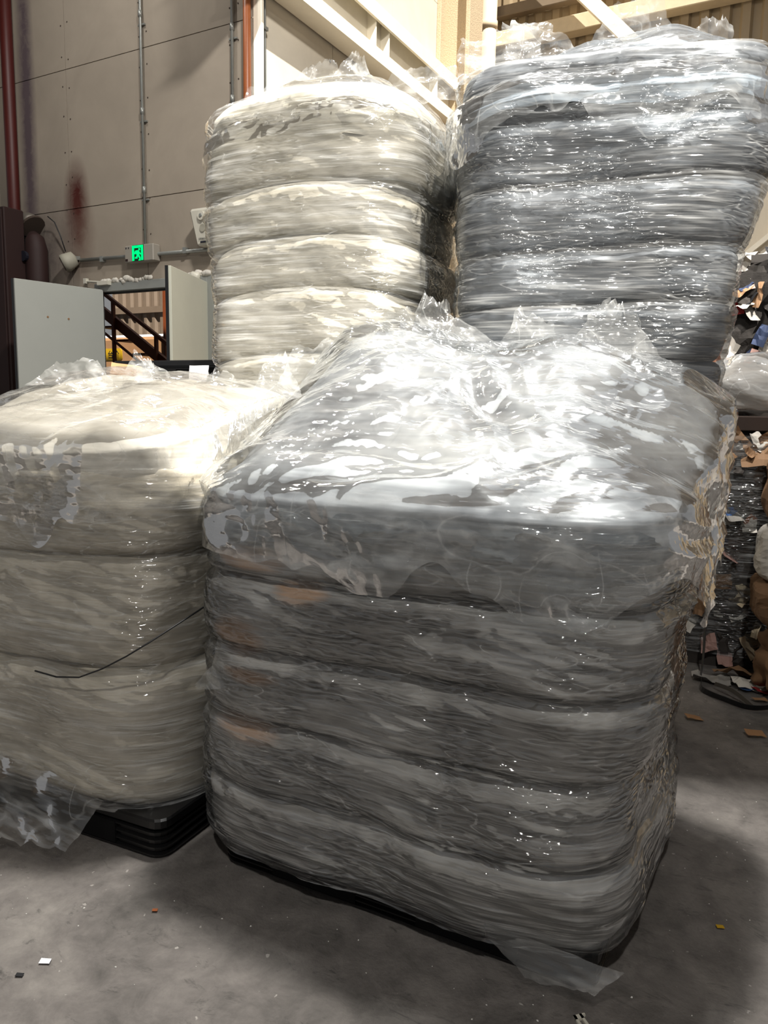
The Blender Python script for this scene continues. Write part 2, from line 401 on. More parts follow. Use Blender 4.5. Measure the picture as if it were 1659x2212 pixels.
# wall with the double door (faces the camera side)
DU0, DU1, DZ = -6.86, -5.19, 2.72
wl = MB(); 
wl.box(-14, DU0, YW + 0.02, YW + 0.05, 0, ZC); wl.box(DU1, UC - 0.02, YW + 0.02, YW + 0.16, 0, ZC); wl.box(DU0, DU1, YW + 0.02, YW + 0.16, DZ, ZC)
wall_left = struct('wall_left', wl, M['joint'])
us = [-13.07, -11.90, -10.73, -9.56, -8.39, -7.22, -6.09, -4.94, UC]
zs = [0.0, 2.11, 3.53, 4.95, 6.37, ZC]
G = 0.004
for i in range(len(us) - 1):
    for k in range(len(zs) - 1):
        u0, u1, z0, z1 = us[i] + G, us[i + 1] - G, zs[k] + G, zs[k + 1] - G
        y0, y1 = YW, YW + 0.03
        pm = MB()
        if u1 <= DU0 or u0 >= DU1 or z0 >= DZ: pm.box(u0, u1, y0, y1, z0, z1)
        else:
            if u0 < DU0: pm.box(u0, DU0, y0, y1, z0, min(z1, DZ))
            if u1 > DU1: pm.box(DU1, u1, y0, y1, z0, min(z1, DZ))
            if z1 > DZ: pm.box(u0, u1, y0, y1, max(z0, DZ), z1)
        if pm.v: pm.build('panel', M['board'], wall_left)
# small screw heads on the boards
sc_me = None
rs = random.Random(3)
for uu in (-7.22, -6.09, -4.94):
    for zz in np.arange(2.9, 5.4, 0.31):
        for du in (-0.05, 0.05):
            m = MB().tube([(0, 0.004, 0), (0, -0.004, 0)], 0.007, 6)
            if sc_me is None:
                o = m.build('screw', M['joint'], wall_left); sc_me = o.data
            else: o = link(bpy.data.objects.new('screw', sc_me), wall_left)
            o.location = (uu + du, YW, zz + rs.uniform(-0.04, 0.04))

# sunlit side wall running away from the corner
wr = MB().box(UC - 0.16, UC - 0.02, YW + 0.02, 10.0, 0, ZC); wall_right = struct('wall_right', wr, M['joint'])
vs_ = [YW, 7.32, 8.62, 9.92]; z2 = [0.0, 2.45, 3.90, 5.30, 6.70, ZC]
for i in range(3):
    for k in range(5):
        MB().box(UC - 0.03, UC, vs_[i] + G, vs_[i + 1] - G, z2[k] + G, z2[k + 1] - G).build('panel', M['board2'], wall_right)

# far corrugated wall
pts = []; u = -5.2
while u < 9:
    pts += [(u, 0.0), (u + 0.09, 0.0), (u + 0.12, 0.045), (u + 0.21, 0.045)]; u += 0.24
cm = MB(); n = len(pts)
cm.add([(p, V3 + q, z) for z in (0, ZC) for p, q in pts], [(i, i + 1, i + 1 + n, i + n) for i in range(n - 1)])
wall_far = struct('wall_back', cm, M['tan_metal'])
# flat cream sheeting low on the far wall
lo = MB().box(-3.2, 3.2, V3 - 0.22, V3 - 0.14, 0, 4.55); struct('trim_1', lo, M['board2'])

# ------------------------------------------------------------------ fixed things on the walls
def bthing(name, label, cat, u, v, z=0.0, group=None):
    return empty(name, W(u, v, z), BR, label, cat, group)
def single(mb, name, mat, label, cat, u, v, z=0.0, smooth=False, group=None):
    o = mb.build(name, mat, None, W(u, v, z), BR, smooth); return tag(o, label, cat, group)

def conduit(u, label, z0, z1, r=0.014, couplers=()):
    t = bthing('conduit_pipe', label, 'conduit', u, YW - 0.03, z0)
    MB().tube([(0, 0, 0), (0.002, 0, (z1 - z0) * 0.5), (0, 0, z1 - z0)], r, 8).build('pipe', M['grey_steel'], t, smooth=True)
    for zc in couplers:
        MB().tube([(0, 0, zc - z0 - 0.03), (0, 0, zc - z0 + 0.03)], r + 0.006, 8).build('coupler', M['grey_steel'], t, smooth=True)
        MB().box(-0.045, 0.045, 0.01, 0.03, zc - z0 - 0.10, zc - z0 - 0.085).build('clip', M['grey_steel'], t)
conduit(-6.09, 'thin steel conduit running down the beige boards to the green exit sign', 3.05, 7.9, couplers=(3.6, 4.35, 5.25))
conduit(-4.94, 'thin steel conduit on beige boards just left of the orange pole', 3.9, 7.9, couplers=(4.28, 4.9))
t = bthing('conduit_pipe', 'horizontal grey conduit between the round wall lamp and the speaker', 'conduit', -6.1, YW - 0.03, 2.965)
MB().tube([(-0.96, 0, 0.015), (0, 0, 0), (1.1, 0, -0.015)], 0.019, 8).build('pipe', M['grey_steel'], t, smooth=True)
for q in (-0.62, 0.55): MB().box(q - 0.02, q + 0.02, -0.022, 0.03, -0.026, 0.03).build('clip', M['grey_steel'], t)
t = bthing('conduit_pipe', 'grey conduit pair on the sunlit wall edge right of the orange pole', 'conduit', UC + 0.03, YW + 0.09, 3.6)
for q, r in ((0.0, 0.014), (0.035, 0.010)): MB().tube([(0, q, 0), (0, q, 4.3)], r, 8).build('pipe', M['grey_steel'], t, smooth=True)
MB().box(-0.03, 0.02, -0.02, 0.06, 1.28, 1.31).build('clip', M['grey_steel'], t)

single(MB().tube([(0, 0, 0), (0, 0, 7.9)], 0.036, 12), 'pole', M['orange_paint'], 'orange painted pole at the corner between the beige and the sunlit wall', 'pole', -4.75, YW - 0.05, 0, True)
single(MB().box(-0.055, 0.055, -0.02, 0.02, 0, 7.9, 0.006), 'corner_trim', M['white_steel'], 'white corner strip beside the orange pole', 'trim', UC + 0.03, YW + 0.02, 0)

# exit sign
t = bthing('exit_sign', 'grey exit sign box with a glowing green running man above the doorway', 'exit sign', -6.11, YW - 0.06, 2.89)
MB().box(-0.20, 0.20, -0.045, 0.055, 0, 0.165, 0.008).build('housing', M['box_grey'], t)
MB().box(-0.085, 0.07, -0.05, -0.044, 0.004, 0.162).build('sign_window', M['led_dark'], t)
fr = MB()
fr.box(-0.082, -0.058, -0.056, -0.048, 0.01, 0.155); fr.box(0.043, 0.067, -0.056, -0.048, 0.01, 0.155); fr.box(-0.082, 0.067, -0.056, -0.048, 0.133, 0.157)
fr.build('lit_door_frame', M['led'], t)
mn = MB()
mn.tube([(0.018, -0.052, 0.117), (0.018, -0.056, 0.117)], 0.011, 12)
mn.prism([(-0.030, 0.108), (0.008, 0.108), (0.016, 0.095), (0.012, 0.066), (-0.012, 0.060), (-0.028, 0.075)], -0.056, -0.051)
mn.prism([(-0.030, 0.108), (-0.046, 0.096), (-0.050, 0.074), (-0.040, 0.072), (-0.034, 0.090), (-0.022, 0.100)], -0.056, -0.051)
mn.prism([(0.006, 0.106), (0.030, 0.080), (0.040, 0.074), (0.034, 0.064), (0.022, 0.072), (0.004, 0.092)], -0.056, -0.051)
mn.prism([(-0.014, 0.066), (0.012, 0.068), (0.022, 0.050), (0.036, 0.026), (0.024, 0.020), (0.006, 0.042)], -0.056, -0.051)
mn.prism([(-0.014, 0.070), (0.004, 0.062), (-0.010, 0.044), (-0.012, 0.028), (-0.044, 0.030), (-0.044, 0.042), (-0.026, 0.044)], -0.056, -0.051)
mn.prism([(0.004, 0.008), (0.036, 0.008), (0.028, 0.020), (0.014, 0.022)], -0.056, -0.051)
mn.build('running_man', M['led'], t)
MB().box(-0.185, -0.155, -0.050, -0.044, 0.012, 0.034).build('test_button', M['maroon'], t)
for q in (-0.175, -0.14): MB().box(q - 0.005, q + 0.005, -0.049, -0.044, 0.135, 0.148).build('indicator', M['ink'], t)

# loudspeaker box
t = bthing('wall_speaker', 'ivory wall speaker with a round button, partly behind the cream film stack', 'speaker', -5.20, YW - 0.10, 2.97)
def tap(z): return 0.085 + 0.075 * z / 0.33
rings = []
for z, k in ((0.0, 0.86), (0.015, 1.0), (0.315, 1.0), (0.335, 0.9)):
    w = tap(z) * k; d = (0.055 + 0.03 * z / 0.33) * k
    rings.append([(-w, -d * 0.8, z), (-w * 0.85, -d, z), (w * 0.85, -d, z), (w, -d * 0.8, z), (w, 0.10, z), (-w, 0.10, z)])
MB().loft(rings).build('housing', M['ivory'], t)
MB().tube([(0.0, -0.07, 0.265), (0.0, -0.096, 0.265)], 0.042, 20).build('button_ring', M['ivory'], t, smooth=False)
MB().tube([(0.0, -0.095, 0.265), (0.0, -0.105, 0.265)], [0.02, 0.014], 16).build('button', M['grey_steel'], t)
MB().tube([(0.0, -0.06, 0.155), (0.0, -0.0745, 0.155)], 0.036, 20).build('grille', M['ivory_dark'], t)
MB().box(-0.035, 0.055, -0.066, -0.05, 0.022, 0.036).build('slot', M['ink'], t)
def text_mesh(name, body, size, mat, parent, loc, rot):
    cu = bpy.data.curves.new(name, 'FONT'); cu.body = body; cu.size = size; cu.align_x = 'CENTER'; cu.align_y = 'CENTER'; cu.extrude = 0.001
    tmp = bpy.data.objects.new(name + '_curve', cu); COL.objects.link(tmp)
    dg = bpy.context.evaluated_depsgraph_get(); dg.update()
    me = bpy.data.meshes.new_from_object(tmp.evaluated_get(dg)); me.name = name
    bpy.data.objects.remove(tmp); bpy.data.curves.remove(cu)
    me.materials.clear(); me.materials.append(mat)
    o = bpy.data.objects.new(name, me); o.location = loc; o.rotation_euler = rot; return link(o, parent)
text_mesh('lettering', 'DYNALUX', 0.022, M['ink'], t, (0.0, -0.068, 0.058), (math.radians(88), 0, 0))

# round lamp
t = bthing('wall_lamp', 'round grey wall lamp tilted downwards at the end of the conduit', 'lamp', -7.14, YW - 0.07, 2.98)
a = Vector((-0.10, -0.10, -0.07)).normalized()
MB().tube([Vector((0.03, 0.03, 0.03)), Vector((0, 0, 0.01)) - a * 0.03, Vector((0, 0, 0)) + a * 0.05, a * 0.10], [0.02, 0.075, 0.095, 0.098], 24).build('lamp_head', M['ivory_dark'], t, smooth=True)
MB().tube([a * 0.10, a * 0.112], [0.075, 0.072], 24).build('lens', M['lamp_glass'], t)
MB().bar((0.03, 0.07, 0.03), (0.02, 0.0, 0.02), 0.04, 0.04).build('bracket', M['grey_steel'], t)

# red pipe, maroon panel, duct
single(MB().tube([(0, 0, 0), (0, 0, 7.9)], 0.066, 14), 'standpipe', M['red_paint'], 'dark red standpipe at the left edge behind the maroon panel', 'pipe', -8.02, YW - 0.10, 0, True)
t = bthing('maroon_cabinet', 'tall dark maroon steel cabinet at the left edge of the photo', 'cabinet', -8.25, YW - 0.48, 0)
MB().box(-0.60, 0.60, -0.02, 0.22, 0.0, 3.50, 0.01).build('body', M['maroon'], t)
MB().box(-0.57, 0.57, -0.034, -0.018, 0.08, 3.47, 0.004).build('door', M['maroon'], t)
MB().tube([(0.53, -0.035, 3.38), (0.53, -0.042, 3.38)], 0.012, 10).build('bolt', M['joint'], t)
t = bthing('red_pump_body', 'dark red rounded pipe body beside the maroon cabinet', 'pipe', -7.60, YW - 0.16, 0)
MB().tube([(0, 0, 0), (0, 0, 3.1), (-0.02, 0, 3.22), (-0.06, 0, 3.28)], [0.12, 0.12, 0.10, 0.05], 16).build('body', M['maroon'], t, smooth=True)
MB().tube([(-0.03, -0.10, 3.02), (-0.03, -0.15, 3.02)], 0.055, 14).build('outlet', M['ink'], t)
t = bthing('duct_elbow', 'grey sheet metal duct elbow arching behind the maroon cabinet', 'duct', -7.60, YW - 0.12, 3.28)
arc = [(-0.22 + 0.16 * math.cos(q) * -1, 0.0, 0.02 + 0.12 * math.sin(q)) for q in np.linspace(0.1, math.pi - 0.75, 10)]
MB().tube(arc, 0.112, 16).build('elbow', M['duct'], t, smooth=True)
MB().tube([(arc[-1][0], 0, arc[-1][2]), (arc[-1][0] + 0.02, 0, arc[-1][2] - 0.02)], 0.134, 16).build('flange', M['joint'], t, smooth=False)
single(MB().tube([(0, 0, 0.0), (0.07, 0.03, -0.06), (0.13, 0.05, -0.2), (0.17, 0.08, -0.37)], 0.006, 6), 'wire', M['rubber'], 'thin dark wire hanging from the duct elbow down the wall', 'wire', -7.47, YW - 0.10, 3.46, True)

# ------------------------------------------------------------------ doorway
t = tag(bthing('door_frame', 'grey steel double door frame with lumpy filler foam around it', 'door frame', (DU0 + DU1) / 2, YW, 0))
hw = (DU1 - DU0) / 2
MB().box(-hw, -hw + 0.09, -0.03, 0.025, 0, DZ, 0.004).build('jamb', M['frame_grey'], t)
MB().box(hw - 0.09, hw, -0.03, 0.16, 0, DZ, 0.004).build('jamb', M['frame_grey'], t)
MB().box(-hw + 0.09, hw - 0.09, -0.03, 0.16, DZ - 0.09, DZ, 0.004).build('head', M['frame_grey'], t)
MB().box(-hw + 0.09, hw - 0.09, 0.03, 0.05, DZ - 0.105, DZ - 0.09).build('seal', M['rubber'], t)
MB().box(-hw + 0.09, -hw + 0.10, -0.01, 0.01, 0, DZ - 0.09).build('seal', M['rubber'], t)
rf = random.Random(11)
def blob(name, r, mat, parent, loc, seed, sq=(1, 1, 1)):
    P_, F_ = [], []
    th = np.linspace(0, np.pi, 8); ph = np.linspace(0, 2 * np.pi, 12, endpoint=False)
    q = np.array([[(np.sin(a) * np.cos(b), np.sin(a) * np.sin(b), np.cos(a)) for b in ph] for a in th]).reshape(-1, 3)
    rr = 1 + 0.5 * fbm(q * 1.3 + seed * 3.7, 1.0, 2)
    V = q * rr[:, None] * r * np.array(sq)
    o = fast_mesh(name, V, grid_faces(8, 12), mat, parent); o.location = loc; return o
for k in range(34):
    q = -hw + 0.12 + k * (2 * hw - 0.1) / 34
    if 0.85 < q + hw < 1.05: continue
    blob('foam_lump', rf.uniform(0.018, 0.036), M['foam'], t, (q, -0.02, DZ + rf.uniform(0.0, 0.03)), k, (1.5, 0.8, 0.9))
for k in range(22):
    blob('foam_lump', rf.uniform(0.012, 0.026), M['foam'], t, (hw + rf.uniform(0.0, 0.02), -0.02, 1.5 + k * 0.057), 50 + k, (0.8, 0.8, 1.5))
cl = MB(); cl.tube([(-hw - 0.10, -0.05, DZ + 0.03), (-hw + 0.20, -0.06, DZ + 0.0)], 0.012, 8); cl.box(-hw - 0.12, -hw - 0.08, -0.07, -0.03, DZ + 0.005, DZ + 0.06); cl.box(-hw + 0.10, -hw + 0.26, -0.08, -0.03, DZ - 0.025, DZ + 0.012)
cl.build('door_closer_arm', M['ivory'], t)
blob('closer_bracket', 0.06, M['ivory'], t, (hw - 0.22, -0.05, DZ - 0.02), 91, (1, 0.7, 0.9))

def leaf(name, hinge, free, mat, label):
    h, f = Vector(hinge), Vector(free); L = (f - h).length
    ang = math.atan2(f.y - h.y, f.x - h.x)
    r = empty(name, W(h.x, h.y, 0.01), BR + ang, label, 'door'); r['kind'] = 'structure'
    MB().box(0.0, L, -0.024, 0.024, 0, 2.64, 0.003).build('leaf', mat, r)
    MB().box(L - 0.004, L + 0.012, -0.026, 0.0, 0, 2.64).build('edge_seal', M['rubber'], r)
    return r, L
dl, L = leaf('door_1', (-6.74, YW - 0.03), (-6.93, 5.05), M['door_grey'], 'grey steel door leaf standing open on the left of the doorway')
for q in (0.40, 0.62): MB().tube([(q, 0.022, 2.30), (q, 0.028, 2.30)], 0.012, 4).build('sticker', M['cardboard'], dl)
dr, L = leaf('door_2', (-5.30, YW - 0.03), (-4.96, 5.12), M['door_cream'], 'cream steel door leaf standing open on the right of the doorway')
for q in (0.35, 0.52): MB().tube([(q, -0.022, 2.25), (q, -0.028, 2.25)], 0.012, 8).build('sticker', M['cardboard'], dr)
for z in (2.2, 1.75): MB().tube([(0.0, -0.03, z - 0.1), (0.0, -0.03, z + 0.1)], 0.014, 8).build('hinge', M['grey_steel'], dr)

# beyond the doorway
t = bthing('stair_railing', 'rust orange stair railing seen through the doorway', 'railing', -8.9, 8.4, 0)
def rail(p, q, w, h, nm): MB().bar(p, q, w, h).build(nm, M['rail_paint'], t)
rail((-1.5, 0, 3.65), (1.4, 0, 1.88), 0.05, 0.05, 'handrail'); rail((-1.5, 0, 3.06), (1.4, 0, 1.29), 0.03, 0.03, 'mid_rail')
rail((-1.5, 0.05, 3.35), (1.6, 0.05, 1.42), 0.06, 0.14, 'stringer')
rail((-0.7, 0.9, 4.0), (2.0, 0.9, 2.35), 0.05, 0.05, 'handrail')
for q in (-0.36, 0.50, 1.2): MB().bar((q, 0, 0.0), (q, 0, 2.73 - 0.61 * q), 0.045, 0.045).build('post', M['rail_paint'], t)
for q in (-0.2, 0.75): MB().bar((q, 0.9, 0.0), (q, 0.9, 3.55 - 0.61 * q), 0.045, 0.045).build('post', M['rail_paint'], t)
for k in range(8): MB().box(-1.4 + k * 0.34, -1.14 + k * 0.34, 0.05, 0.34, 2.98 - k * 0.207, 3.01 - k * 0.207).build('tread', M['rail_paint'], t)
t = bthing('corrugated_container', 'tan corrugated container wall beyond the stair railing', 'container', -10.2, 11.6, 0)
pts = []; q = -2.6
while q < 3.4: pts += [(q, 0), (q + 0.07, 0), (q + 0.11, 0.05), (q + 0.18, 0.05)]; q += 0.22
n = len(pts); cm = MB(); cm.add([(p, y, z) for z in (0, 5.2) for p, y in pts], [(i, i + 1, i + 1 + n, i + n) for i in range(n - 1)])
cm.build('sheet', M['container'], t)
MB().box(-2.6, 3.4, -0.05, -0.01, 3.22, 3.34).build('belt_rail', M['container'], t)
t = tag(MB().box(-2.2, 2.4, -0.25, 0.1, 0.0, 2.66, 0.01).build('wall_ledge', M['ledge'], None, W(-9.9, 10.6, 0), BR), 'white topped low wall beyond the doorway', 'ledge')
t = tag(MB().box(-1.7, 1.9, -0.3, 0.2, 0.0, 2.56, 0.05).build('cardboard_bale', M['cardboard'], None, W(-9.6, 10.05, 0), BR), 'brown cardboard bale under the white ledge beyond the doorway', 'bale')
t = bthing('step_sign', 'yellow sign with black Chinese characters beyond the doorway', 'sign', -10.46, 9.5, 0)
MB().bar((0, 0.03, 0), (0, 0.03, 2.2), 0.03, 0.03).build('post', M['rubber'], t)
MB().prism([(-0.22, 2.13), (0.13, 2.13), (0.17, 2.17), (0.17, 2.31), (0.13, 2.35), (-0.22, 2.35)], -0.008, 0.008).build('plate', M['yellow'], t)
text_mesh('lettering', '台阶', 0.14, M['ink'], t, (-0.03, -0.011, 2.24), (math.radians(90), 0, 0))

# ------------------------------------------------------------------ steel on the sunlit side
t = bthing('steel_beam', 'white welded steel beam with stiffeners along the sunlit wall', 'beam', UC, YW + 0.1, 5.0)
VL = 3.9; VS = -0.9
MB().box(0.03, 0.27, VS, VL, 0.20, 0.24).build('bottom_flange', M['white_steel'], t)
MB().box(0.24, 0.27, VS, VL, 0.24, 0.34).build('bottom_flange_lip', M['white_steel'], t)
MB().box(0.10, 0.125, VS, VL, 0.24, 0.74).build('web', M['white_steel'], t)
MB().box(0.03, 0.27, VS, VL, 0.74, 0.78).build('top_flange', M['white_steel'], t)
MB().box(0.24, 0.27, VS, VL, 0.62, 0.74).build('top_flange_lip', M['white_steel'], t)
for q in (1.72, 2.02, 3.3):
    MB().box(0.12, 0.235, q, q + 0.016, 0.24, 0.74).build('stiffener', M['white_steel'], t)
t = bthing('steel_column', 'rough beige fireproofed steel column where the sunlit wall ends', 'column', -4.46, 10.05, 0)
MB().box(-0.25, -0.19, -0.22, 0.22, 0, 7.95, 0.008).build('flange', M['render'], t)
MB().box(0.16, 0.22, -0.22, 0.22, 0, 7.95, 0.008).build('flange', M['render'], t)
MB().box(-0.19, 0.16, -0.035, 0.035, 0, 7.95).build('web', M['render'], t)
def purlin(z, h, d, mat, label):
    single(MB().box(-5.0 + 4.8, 6.0, -d, 0.0, 0, h, 0.01), 'wall_purlin', mat, label, 'purlin', -4.8, V3 - 0.01, z)
purlin(6.86, 0.14, 0.14, M['purlin_dark'], 'upper grey wall purlin with bolt holes behind the downpipe')
purlin(6.44, 0.20, 0.22, M['purlin'], 'lower sunlit tan wall purlin behind the downpipe')
t = bthing('downpipe', 'cream plastic downpipe behind the tall grey film stack', 'pipe', -4.30, V3 - 0.36, 0)
MB().tube([(0, 0, 0), (0, 0, 7.9)], 0.105, 20).build('pipe', M['pvc'], t, smooth=True)
MB().tube([(0, 0, 6.62), (0, 0, 6.72)], 0.118, 20).build('socket', M['pvc'], t, smooth=True)
single(MB().bar((-3.9, 0, 7.7), (-1.9, 0, 5.6), 0.16, 0.16), 'wall_brace', M['white_steel'], 'white diagonal steel brace above the tall grey film stack', 'brace', 0, V3 - 0.45, 0)
single(MB().bar((-1.2, 0, 3.1), (0.6, 0, 4.6), 0.06, 0.06), 'wall_brace', M['white_steel'], 'bright white diagonal brace low on the far wall at the right edge', 'brace', 0, V3 - 0.3, 0)

# ------------------------------------------------------------------ pallets
def pallet(loc, rz, label, a=0.60, b=0.50, h=0.14, group=None):
    t = empty('plastic_pallet', loc, rz, label, 'pallet', group)
    def rr(a, b, r, z, n=5):
        o = []
        for cx, cy, q0 in ((a - r, b - r, 0), (-a + r, b - r, 90), (-a + r, -b + r, 180), (a - r, -b + r, 270)):
            for k in range(n): q = math.radians(q0 + 90 * k / (n - 1)); o.append((cx + r * math.cos(q), cy + r * math.sin(q), z))
        return o
    MB().loft([rr(a, b, 0.05, h - 0.030), rr(a, b, 0.05, h - 0.006), rr(a - 0.006, b - 0.006, 0.05, h)]).build('deck', M['black_plastic'], t)
    rings = []
    for k in range(4):
        z0 = 0.006 + (h - 0.036) * k / 4; z1 = 0.006 + (h - 0.036) * (k + 1) / 4
        rings += [rr(a - 0.014, b - 0.014, 0.05, z0), rr(a - 0.002, b - 0.002, 0.055, z0 + 0.006), rr(a - 0.002, b - 0.002, 0.055, z0 + 0.010), rr(a - 0.014, b - 0.014, 0.05, z0 + 0.016), rr(a - 0.014, b - 0.014, 0.05, z1 - 0.001)]
    MB().loft(rings).build('ribbed_skirt', M['black_plastic'], t)
    for y in (-1, 0, 1):
        MB().box(-a + 0.03, a - 0.03, y * (b - 0.09) - 0.05, y * (b - 0.09) + 0.05, 0.0, 0.006).build('runner', M['black_plastic'], t)
    for y in (-1, 1):
        for x in (-0.25, 0.25):
            MB().box(x - 0.15, x + 0.15, min(y * (b - 0.02), y * (b + 0.0005)), max(y * (b - 0.02), y * (b + 0.0005)), 0.02, h - 0.045).build('fork_opening_shade', M['recess_shade'], t)  # flush black box, paints the dark of an opening on the closed skirt
    return t

# ------------------------------------------------------------------ film loads
def prof(z, table):                              # columns: z, scale a, scale b, dx, dy
    tb = np.array(table); return [np.interp(z, tb[:, 0], tb[:, k]) for k in range(1, 5)]

def film_load(label, center, rz, zb, a, b, n, table, bmat, tmat, fmat, cmat, dome, tilt=(0, 0), arch=0.0, bulge=0.03, seed=0.0,
              hang=0.10, N=300, cr=0.012, capcr=0.035, edge=0.10, edgep=6, hem=None, fine=1.0, cat='film bale stack', bundle_cr=1.0):
    z0 = zb[0]
    R = empty('wrapped_film_stack', (center[0], center[1], z0), rz, label, cat)
    zt = zb[-1]
    lr = np.random.RandomState(int(seed * 7) + 3); LS = lr.uniform(-0.014, 0.014, (len(zb), 2)); LK = lr.uniform(-0.008, 0.014, len(zb))
    def warp(x, y, z):                           # seams tilt and arch with the load
        k = np.clip((z - z0) / 0.25, 0, 1)
        return k * (tilt[0] * x + tilt[1] * y - arch * (x / a) ** 2)
    def ringpts(base, nrm, off, z, extra):
        sa, sb, dx, dy = prof(z, table)
        x = base[:, 0] * sa + nrm[:, 0] * (off + extra) + dx; y = base[:, 1] * sb + nrm[:, 1] * (off + extra) + dy
        return x, y
    # bundles
    base, nrm = superring(a, b, n, 220)
    K = 19
    for k in range(len(zb) - 1):
        za, zc = zb[k], zb[k + 1]; rows = []
        for i in range(K):
            q = i / (K - 1); z = za + (zc - za) * q
            off = bulge * (1 - abs(2 * q - 1) ** 4) - 0.008 - 0.008 * (abs(2 * q - 1) > 0.99)
            x, y = ringpts(base, nrm, off, z, LK[k]); x = x + LS[k, 0]; y = y + LS[k, 1]
            P = np.stack([x, y, np.full_like(x, z)], 1) + seed
            nz = 0.045 * fbm(P, (2.3, 2.3, 2.3), 2) + bundle_cr * (0.014 * fbm(P, (5, 5, 16), 3) + 0.010 * crumple(P, (9, 9, 22), 2))
            if 0 < i < K - 1: x = x + nrm[:, 0] * nz; y = y + nrm[:, 1] * nz
            rows.append(np.stack([x, y, z - z0 + warp(x, y, z)], 1))
        V = np.concatenate(rows); nn = len(base)
        fast_mesh('film_bundle', V, grid_faces(K, nn), bmat, R, True, [range(nn - 1, -1, -1), range((K - 1) * nn, K * nn)])
    # outer stretch film
    base, nrm = superring(a, b, n, N)
    H = zt - z0; rows = []; Mz = int(H / 0.0075 / fine) + 2
    zbv = np.array(zb)
    for i in range(Mz):
        z = z0 - 0.015 + (H + 0.005) * i / (Mz - 1)
        k = int(np.clip(np.searchsorted(zbv, z, side='right') - 1, 0, len(zb) - 2)); q = np.clip((z - zb[k]) / (zb[k + 1] - zb[k]), 0, 1)
        off = bulge * (1 - 0.75 * abs(2 * q - 1) ** 8) + 0.004; bunch = 0.55 + 1.3 * np.exp(-((q - 0.86) / 0.10) ** 2)
        zm = [(zb[m] + zb[m + 1]) / 2 for m in range(len(zb) - 1)]; m_ = len(zb) - 1
        x, y = ringpts(base, nrm, off, z, np.interp(z, zm, LK[:m_])); x = x + np.interp(z, zm, LS[:m_, 0]); y = y + np.interp(z, zm, LS[:m_, 1])
        P = np.stack([x, y, np.full_like(x, z)], 1) + seed
        tl = np.stack([P[:, 0], P[:, 1], P[:, 2] + 0.25 * P[:, 0]], 1)
        nz = 0.045 * fbm(P, (2.3, 2.3, 2.3), 2) + cr * (1.2 * crumple(tl, (3, 3, 22), 3) + 1.5 * bunch * crumple(P + 4, (13, 13, 15), 3, 0.6) * np.clip(0.4 + 2.2 * fbm(P + 9, (3, 3, 5), 2), 0, 1)) + 0.004
        x = x + nrm[:, 0] * nz; y = y + nrm[:, 1] * nz
        rows.append(np.stack([x, y, z - z0 + warp(x, y, z)], 1))
    fast_mesh('stretch_wrap', np.concatenate(rows), grid_faces(Mz, N), fmat, R)
    # mounded top: core and loose film sheet over it
    def cap(name, mat, lift, amp, NN, rt, rh, hangk, sc, co):
        base, nrm = superring(a, b, n, NN); rows = []
        sa, sb, dx, dy = prof(zt, table)
        phase = np.linspace(0, 2 * np.pi, NN, endpoint=False)
        hh = hangk * (1.0 + 1.5 * fbm(np.stack([np.cos(phase) * 2 + seed, np.sin(phase) * 2, phase * 0], 1), (1, 1, 1), 3)) + 0.01
        if hem is not None and hangk > 0.03: hh = hh * hem(base[:, 0] / a, base[:, 1] / b)
        hh = hh + dome(base[:, 0], base[:, 1]) * (hangk >= 0.02)
        for i in range(rt + rh):
            if i < rt:
                rho = (i + 0.35) / (rt - 1 + 0.35); x = base[:, 0] * rho * sa + dx; y = base[:, 1] * rho * sb + dy
                x = x + nrm[:, 0] * (bulge + co) * rho; y = y + nrm[:, 1] * (bulge + co) * rho
                z = zt + dome(base[:, 0] * rho, base[:, 1] * rho) - edge * rho ** edgep + lift
                side = rho ** 8
            else:
                q = (i - rt + 1) / rh; z = zt + dome(base[:, 0], base[:, 1]) - edge + lift - hh * q
                sa2, sb2, dx2, dy2 = prof(zt - 0.1 * q, table)
                x = base[:, 0] * sa2 + dx2 + nrm[:, 0] * (bulge + co + lift * 0.2 + 0.6 * co * q); y = base[:, 1] * sb2 + dy2 + nrm[:, 1] * (bulge + co + lift * 0.2 + 0.6 * co * q)
                side = 1.0
            P = np.stack([x, y, z + 0 * x], 1) + seed
            c = amp * (crumple(P, sc, 2, 0.7) + 0.16 * crumple(P * 1.0 + 7, (13, 13, 13), 2, 0.7))
            ns = 0.045 * fbm(P, (2.6, 2.6, 2.6), 2) * (amp > 0.0)
            zz = z + (c * 1.2 + ns) * (1 - 0.75 * side)
            c2 = c * 1.1 + amp * 0.35 * crumple(P + 3, (12, 12, 7), 2, 0.6) * (amp > 0.02)
            x = x + nrm[:, 0] * (c2 + ns * 0.6) * side; y = y + nrm[:, 1] * (c2 + ns * 0.6) * side
            rows.append(np.stack([x, y, zz - z0 + warp(x, y, z)], 1))
        V = np.concatenate(rows)
        return fast_mesh(name, V, grid_faces(rt + rh, NN), mat, R, True, [range(NN - 1, -1, -1)])
    cap('film_mound', tmat, -0.01, capcr * 0.7, 200, 60, 14, 0.02, (2.5, 4.5, 4), -0.016)
    cap('loose_top_film', cmat, 0.022, capcr, 320, 100, 26, hang, (2.6, 5.0, 4.0), 0.012)
    return R

def gauss(*bs):
    def f(x, y):
        o = 0 * x
        for (cx, cy, sx, sy, h) in bs: o = o + h * np.exp(-((x - cx) / sx) ** 2 - ((y - cy) / sy) ** 2)
        return o
    return f

def ridge(h, cy, sy, a, k=0.35, cx=0.0, p=4, sl=0.0, ex=()):
    g = gauss(*ex)
    return lambda x, y: h * np.exp(-((y - cy) / sy) ** 2) * (1 - k * np.abs((x - cx) / a) ** p) * (1 - sl * x / a) + g(x, y)

